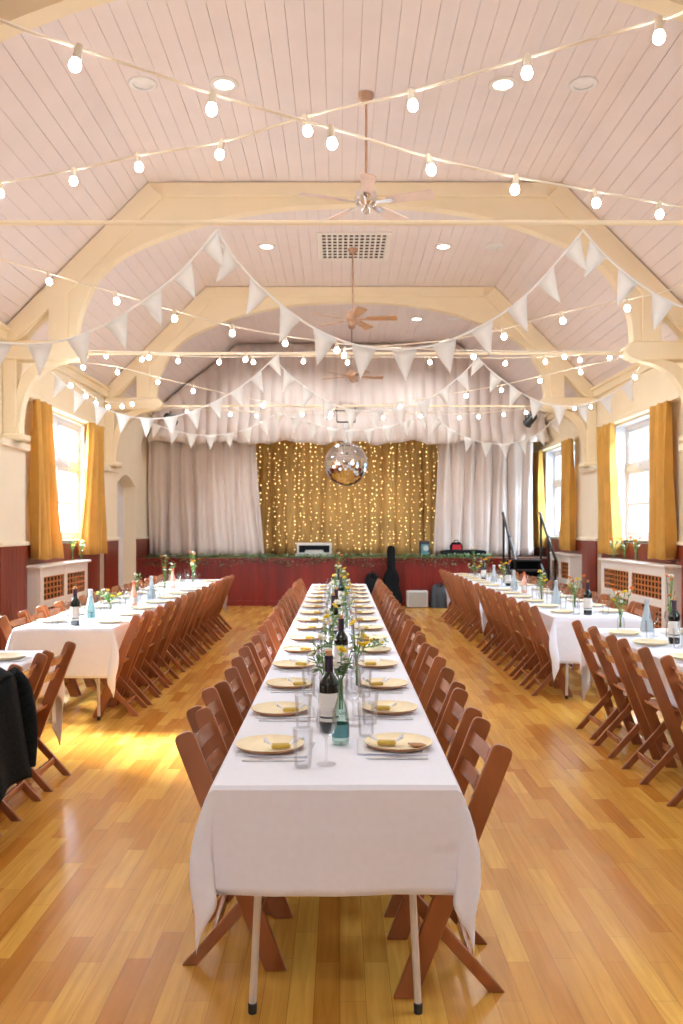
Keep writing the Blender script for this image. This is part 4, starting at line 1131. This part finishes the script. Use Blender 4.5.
def heap(x, D, w, d, h, name, lab, cat, seed, m=M_black):
    rq = random.Random(seed); ph = [rq.uniform(0,6) for _ in range(4)]
    r = thing(name, lab, cat, (px(x,D),D,0))
    def fn(u,v):
        a = u*2*PI; e = v*PI/2; k = 1+.1*math.sin(3*a+ph[0])+.06*math.sin(5*a+ph[1]+v*3)
        sx = math.cos(e)**.45
        return (w*k*sx*math.cos(a), d*k*sx*math.sin(a), h*math.sin(e)**.8*(1+.08*math.sin(2*a+ph[2])))
    MB().grid(fn, 28, 12).build('bag_body', m, r)
    MB().tube(inter([(-w*.3,-d*.2,h*.95),(-w*.1,-d*.3,h*1.15),(w*.2,-d*.3,h*1.12),(w*.35,-d*.2,h*.9)],5), .012, 6).build('strap', M_blackm, r)
heap(372, 16.95, .17, .16, .62, 'duffel_bag', 'black duffel bag on the floor left of the guitar bag', 'bag', 41)
heap(439, 16.95, .18, .2, .42, 'holdall', 'dark navy holdall on the floor right of the small amplifier', 'bag', 42, M_dark)
def small_amp():
    D = 16.9; x0,x1 = px(406.5,D),px(427.5,D); W = x1-x0
    r = thing('practice_amplifier', 'small grey amplifier with pale grille on the floor before the stage', 'amplifier', ((x0+x1)/2,D,0))
    MB().box(-W/2,W/2,-.11,.11,.015,.33).build('cabinet', M_grey, r, bevel=.012)
    MB().box(-W/2+.035,W/2-.035,-.122,-.108,.05,.30).build('speaker_grille', mat('silver_grille_cloth', lin(168,166,162), .6, var=.2, scale=90), r, bevel=.004)
    for x in (-.15,.15): MB().lathe([(.018,0),(.02,.016)], 10, 0, (x,0,0)).build('foot', M_rubber, r)
    MB().tube(inter([(-.08,0,.328),(-.06,0,.36),(.06,0,.36),(.08,0,.328)],4), .008, 6).build('handle', M_blackm, r)
small_amp()
def steps():
    X0,X1 = 3.24,3.98
    r = thing('stage_steps', 'black stage steps with two sloping handrails on the right', 'steps', (X0,ST-.04,0))
    W = X1-X0; n = 5; rise = SZ/n; run = .27
    for i in range(n):
        z = SZ-i*rise-.02; y = -run*(i+1)
        MB().box(0.03,W-.03,y,y+run+.02,z-.04,z).build('tread', M_blackm, r, bevel=.006)
        if i < n: MB().box(.05,W-.05,y+run-.03,y+run-.01,z-rise,z-.04).build('riser', M_black, r)
    for x in (0,W):
        MB().prism([(0,SZ-.06),(0,SZ-.34),(-run*n-.0,0),(-run*n-.02,.0),(-run*n-.02,.16)], x-.02, x+.02, 'x').build('side_stringer', M_blackm, r)
        MB().tube([(x,.02,SZ+.90),(x,-run*n+.1,.95)], .028, 8).build('handrail', M_blackm, r)
        for y,zt,zb in ((-.06,SZ+.82,SZ-.1),(-run*n+.14,.96,.12),(-run*n*.5,SZ+.46,.5)):
            MB().box(x-.02,x+.02,y-.02,y+.02,zb,zt).build('baluster', M_blackm, r)
steps()
SKY, SUN, EXPO = 32.0, 40.0, 0.4
# ------------------------------------------------------------------ outside, light, camera
M_out = bpy.data.materials.new('pale_brick_outside'); M_out.use_nodes = True
nt = M_out.node_tree; bb = nt.nodes['Principled BSDF']; bt = nt.nodes.new('ShaderNodeTexBrick')
bt.inputs['Scale'].default_value = 1; bt.inputs['Brick Width'].default_value = .23; bt.inputs['Row Height'].default_value = .075; bt.inputs['Mortar Size'].default_value = .008
bt.inputs['Color1'].default_value = (.72,.52,.46,1); bt.inputs['Color2'].default_value = (.62,.42,.36,1); bt.inputs['Mortar'].default_value = (.8,.78,.74,1)
tc = nt.nodes.new('ShaderNodeTexCoord'); mp = nt.nodes.new('ShaderNodeMapping'); mp.inputs['Rotation'].default_value = (0,PI/2,PI/2)
sx = nt.nodes.new('ShaderNodeSeparateXYZ'); cb = nt.nodes.new('ShaderNodeCombineXYZ')
nt.links.new(tc.outputs['Object'], sx.inputs[0]); nt.links.new(sx.outputs[1], cb.inputs[0]); nt.links.new(sx.outputs[2], cb.inputs[1])
nt.links.new(cb.outputs[0], bt.inputs['Vector']); nt.links.new(bt.outputs[0], bb.inputs['Base Color'])
MB().box(14,14.5,-6,60,-.4,7.5).build('added_wall_right', mat('sky_dimming_blue', (.016,.026,.036), .8), kind='structure', smooth=False)  # added wall, near-black blue, dims the right panes and their daylight
MB().box(-12.5,-12,4,45,-.4,4.6).build('wall_outside', M_out, kind='structure', smooth=False)
b = MB(); b.box(-60,XL-.3,-40,80,-.5,-.15); b.box(XR+.3,60,-40,80,-.5,-.15); b.box(XL-.3,XR+.3,-40,YA-.3,-.5,-.15); b.box(XL-.3,XR+.3,YB+.3,80,-.5,-.15)
b.build('ground', mat('paved_ground', lin(190,186,178), .8, scale=1), kind='structure', smooth=False)

W = bpy.data.worlds.new('sky'); S.world = W; W.use_nodes = True
bg = W.node_tree.nodes['Background']; bg.inputs[0].default_value = (.64,.84,1.0,1); bg.inputs[1].default_value = SKY
sd = bpy.data.lights.new('sun', 'SUN'); sd.energy = SUN; sd.angle = math.radians(14); sd.color = (.92,.97,1)
so = bpy.data.objects.new('sun', sd); COL.objects.link(so); so.rotation_euler = Vector((1,-.42,-.66)).to_track_quat('-Z','Y').to_euler()

cd = bpy.data.cameras.new('camera'); cam = bpy.data.objects.new('camera', cd); COL.objects.link(cam)
cam.location = (0,0,CZ); cam.rotation_euler = (PI/2,0,0)
cd.sensor_fit = 'HORIZONTAL'; cd.sensor_width = 24; cd.lens = F/683*24
cd.shift_x = (341.5-VX)/683; cd.shift_y = (VY-512)/683
cd.clip_start = .05; cd.clip_end = 300
cd.dof.use_dof = True; cd.dof.focus_distance = 3.3; cd.dof.aperture_fstop = 5.6
S.camera = cam
S.view_settings.view_transform = 'Standard'; S.view_settings.look = 'None'; S.view_settings.gamma = 1; S.view_settings.use_curve_mapping = False
S.view_settings.exposure = EXPO
cy = S.cycles
cy.use_denoising = True; cy.max_bounces = 10; cy.diffuse_bounces = 6; cy.glossy_bounces = 4; cy.transparent_max_bounces = 32; cy.transmission_bounces = 4
cy.sample_clamp_indirect = 4; cy.caustics_reflective = False; cy.caustics_refractive = False
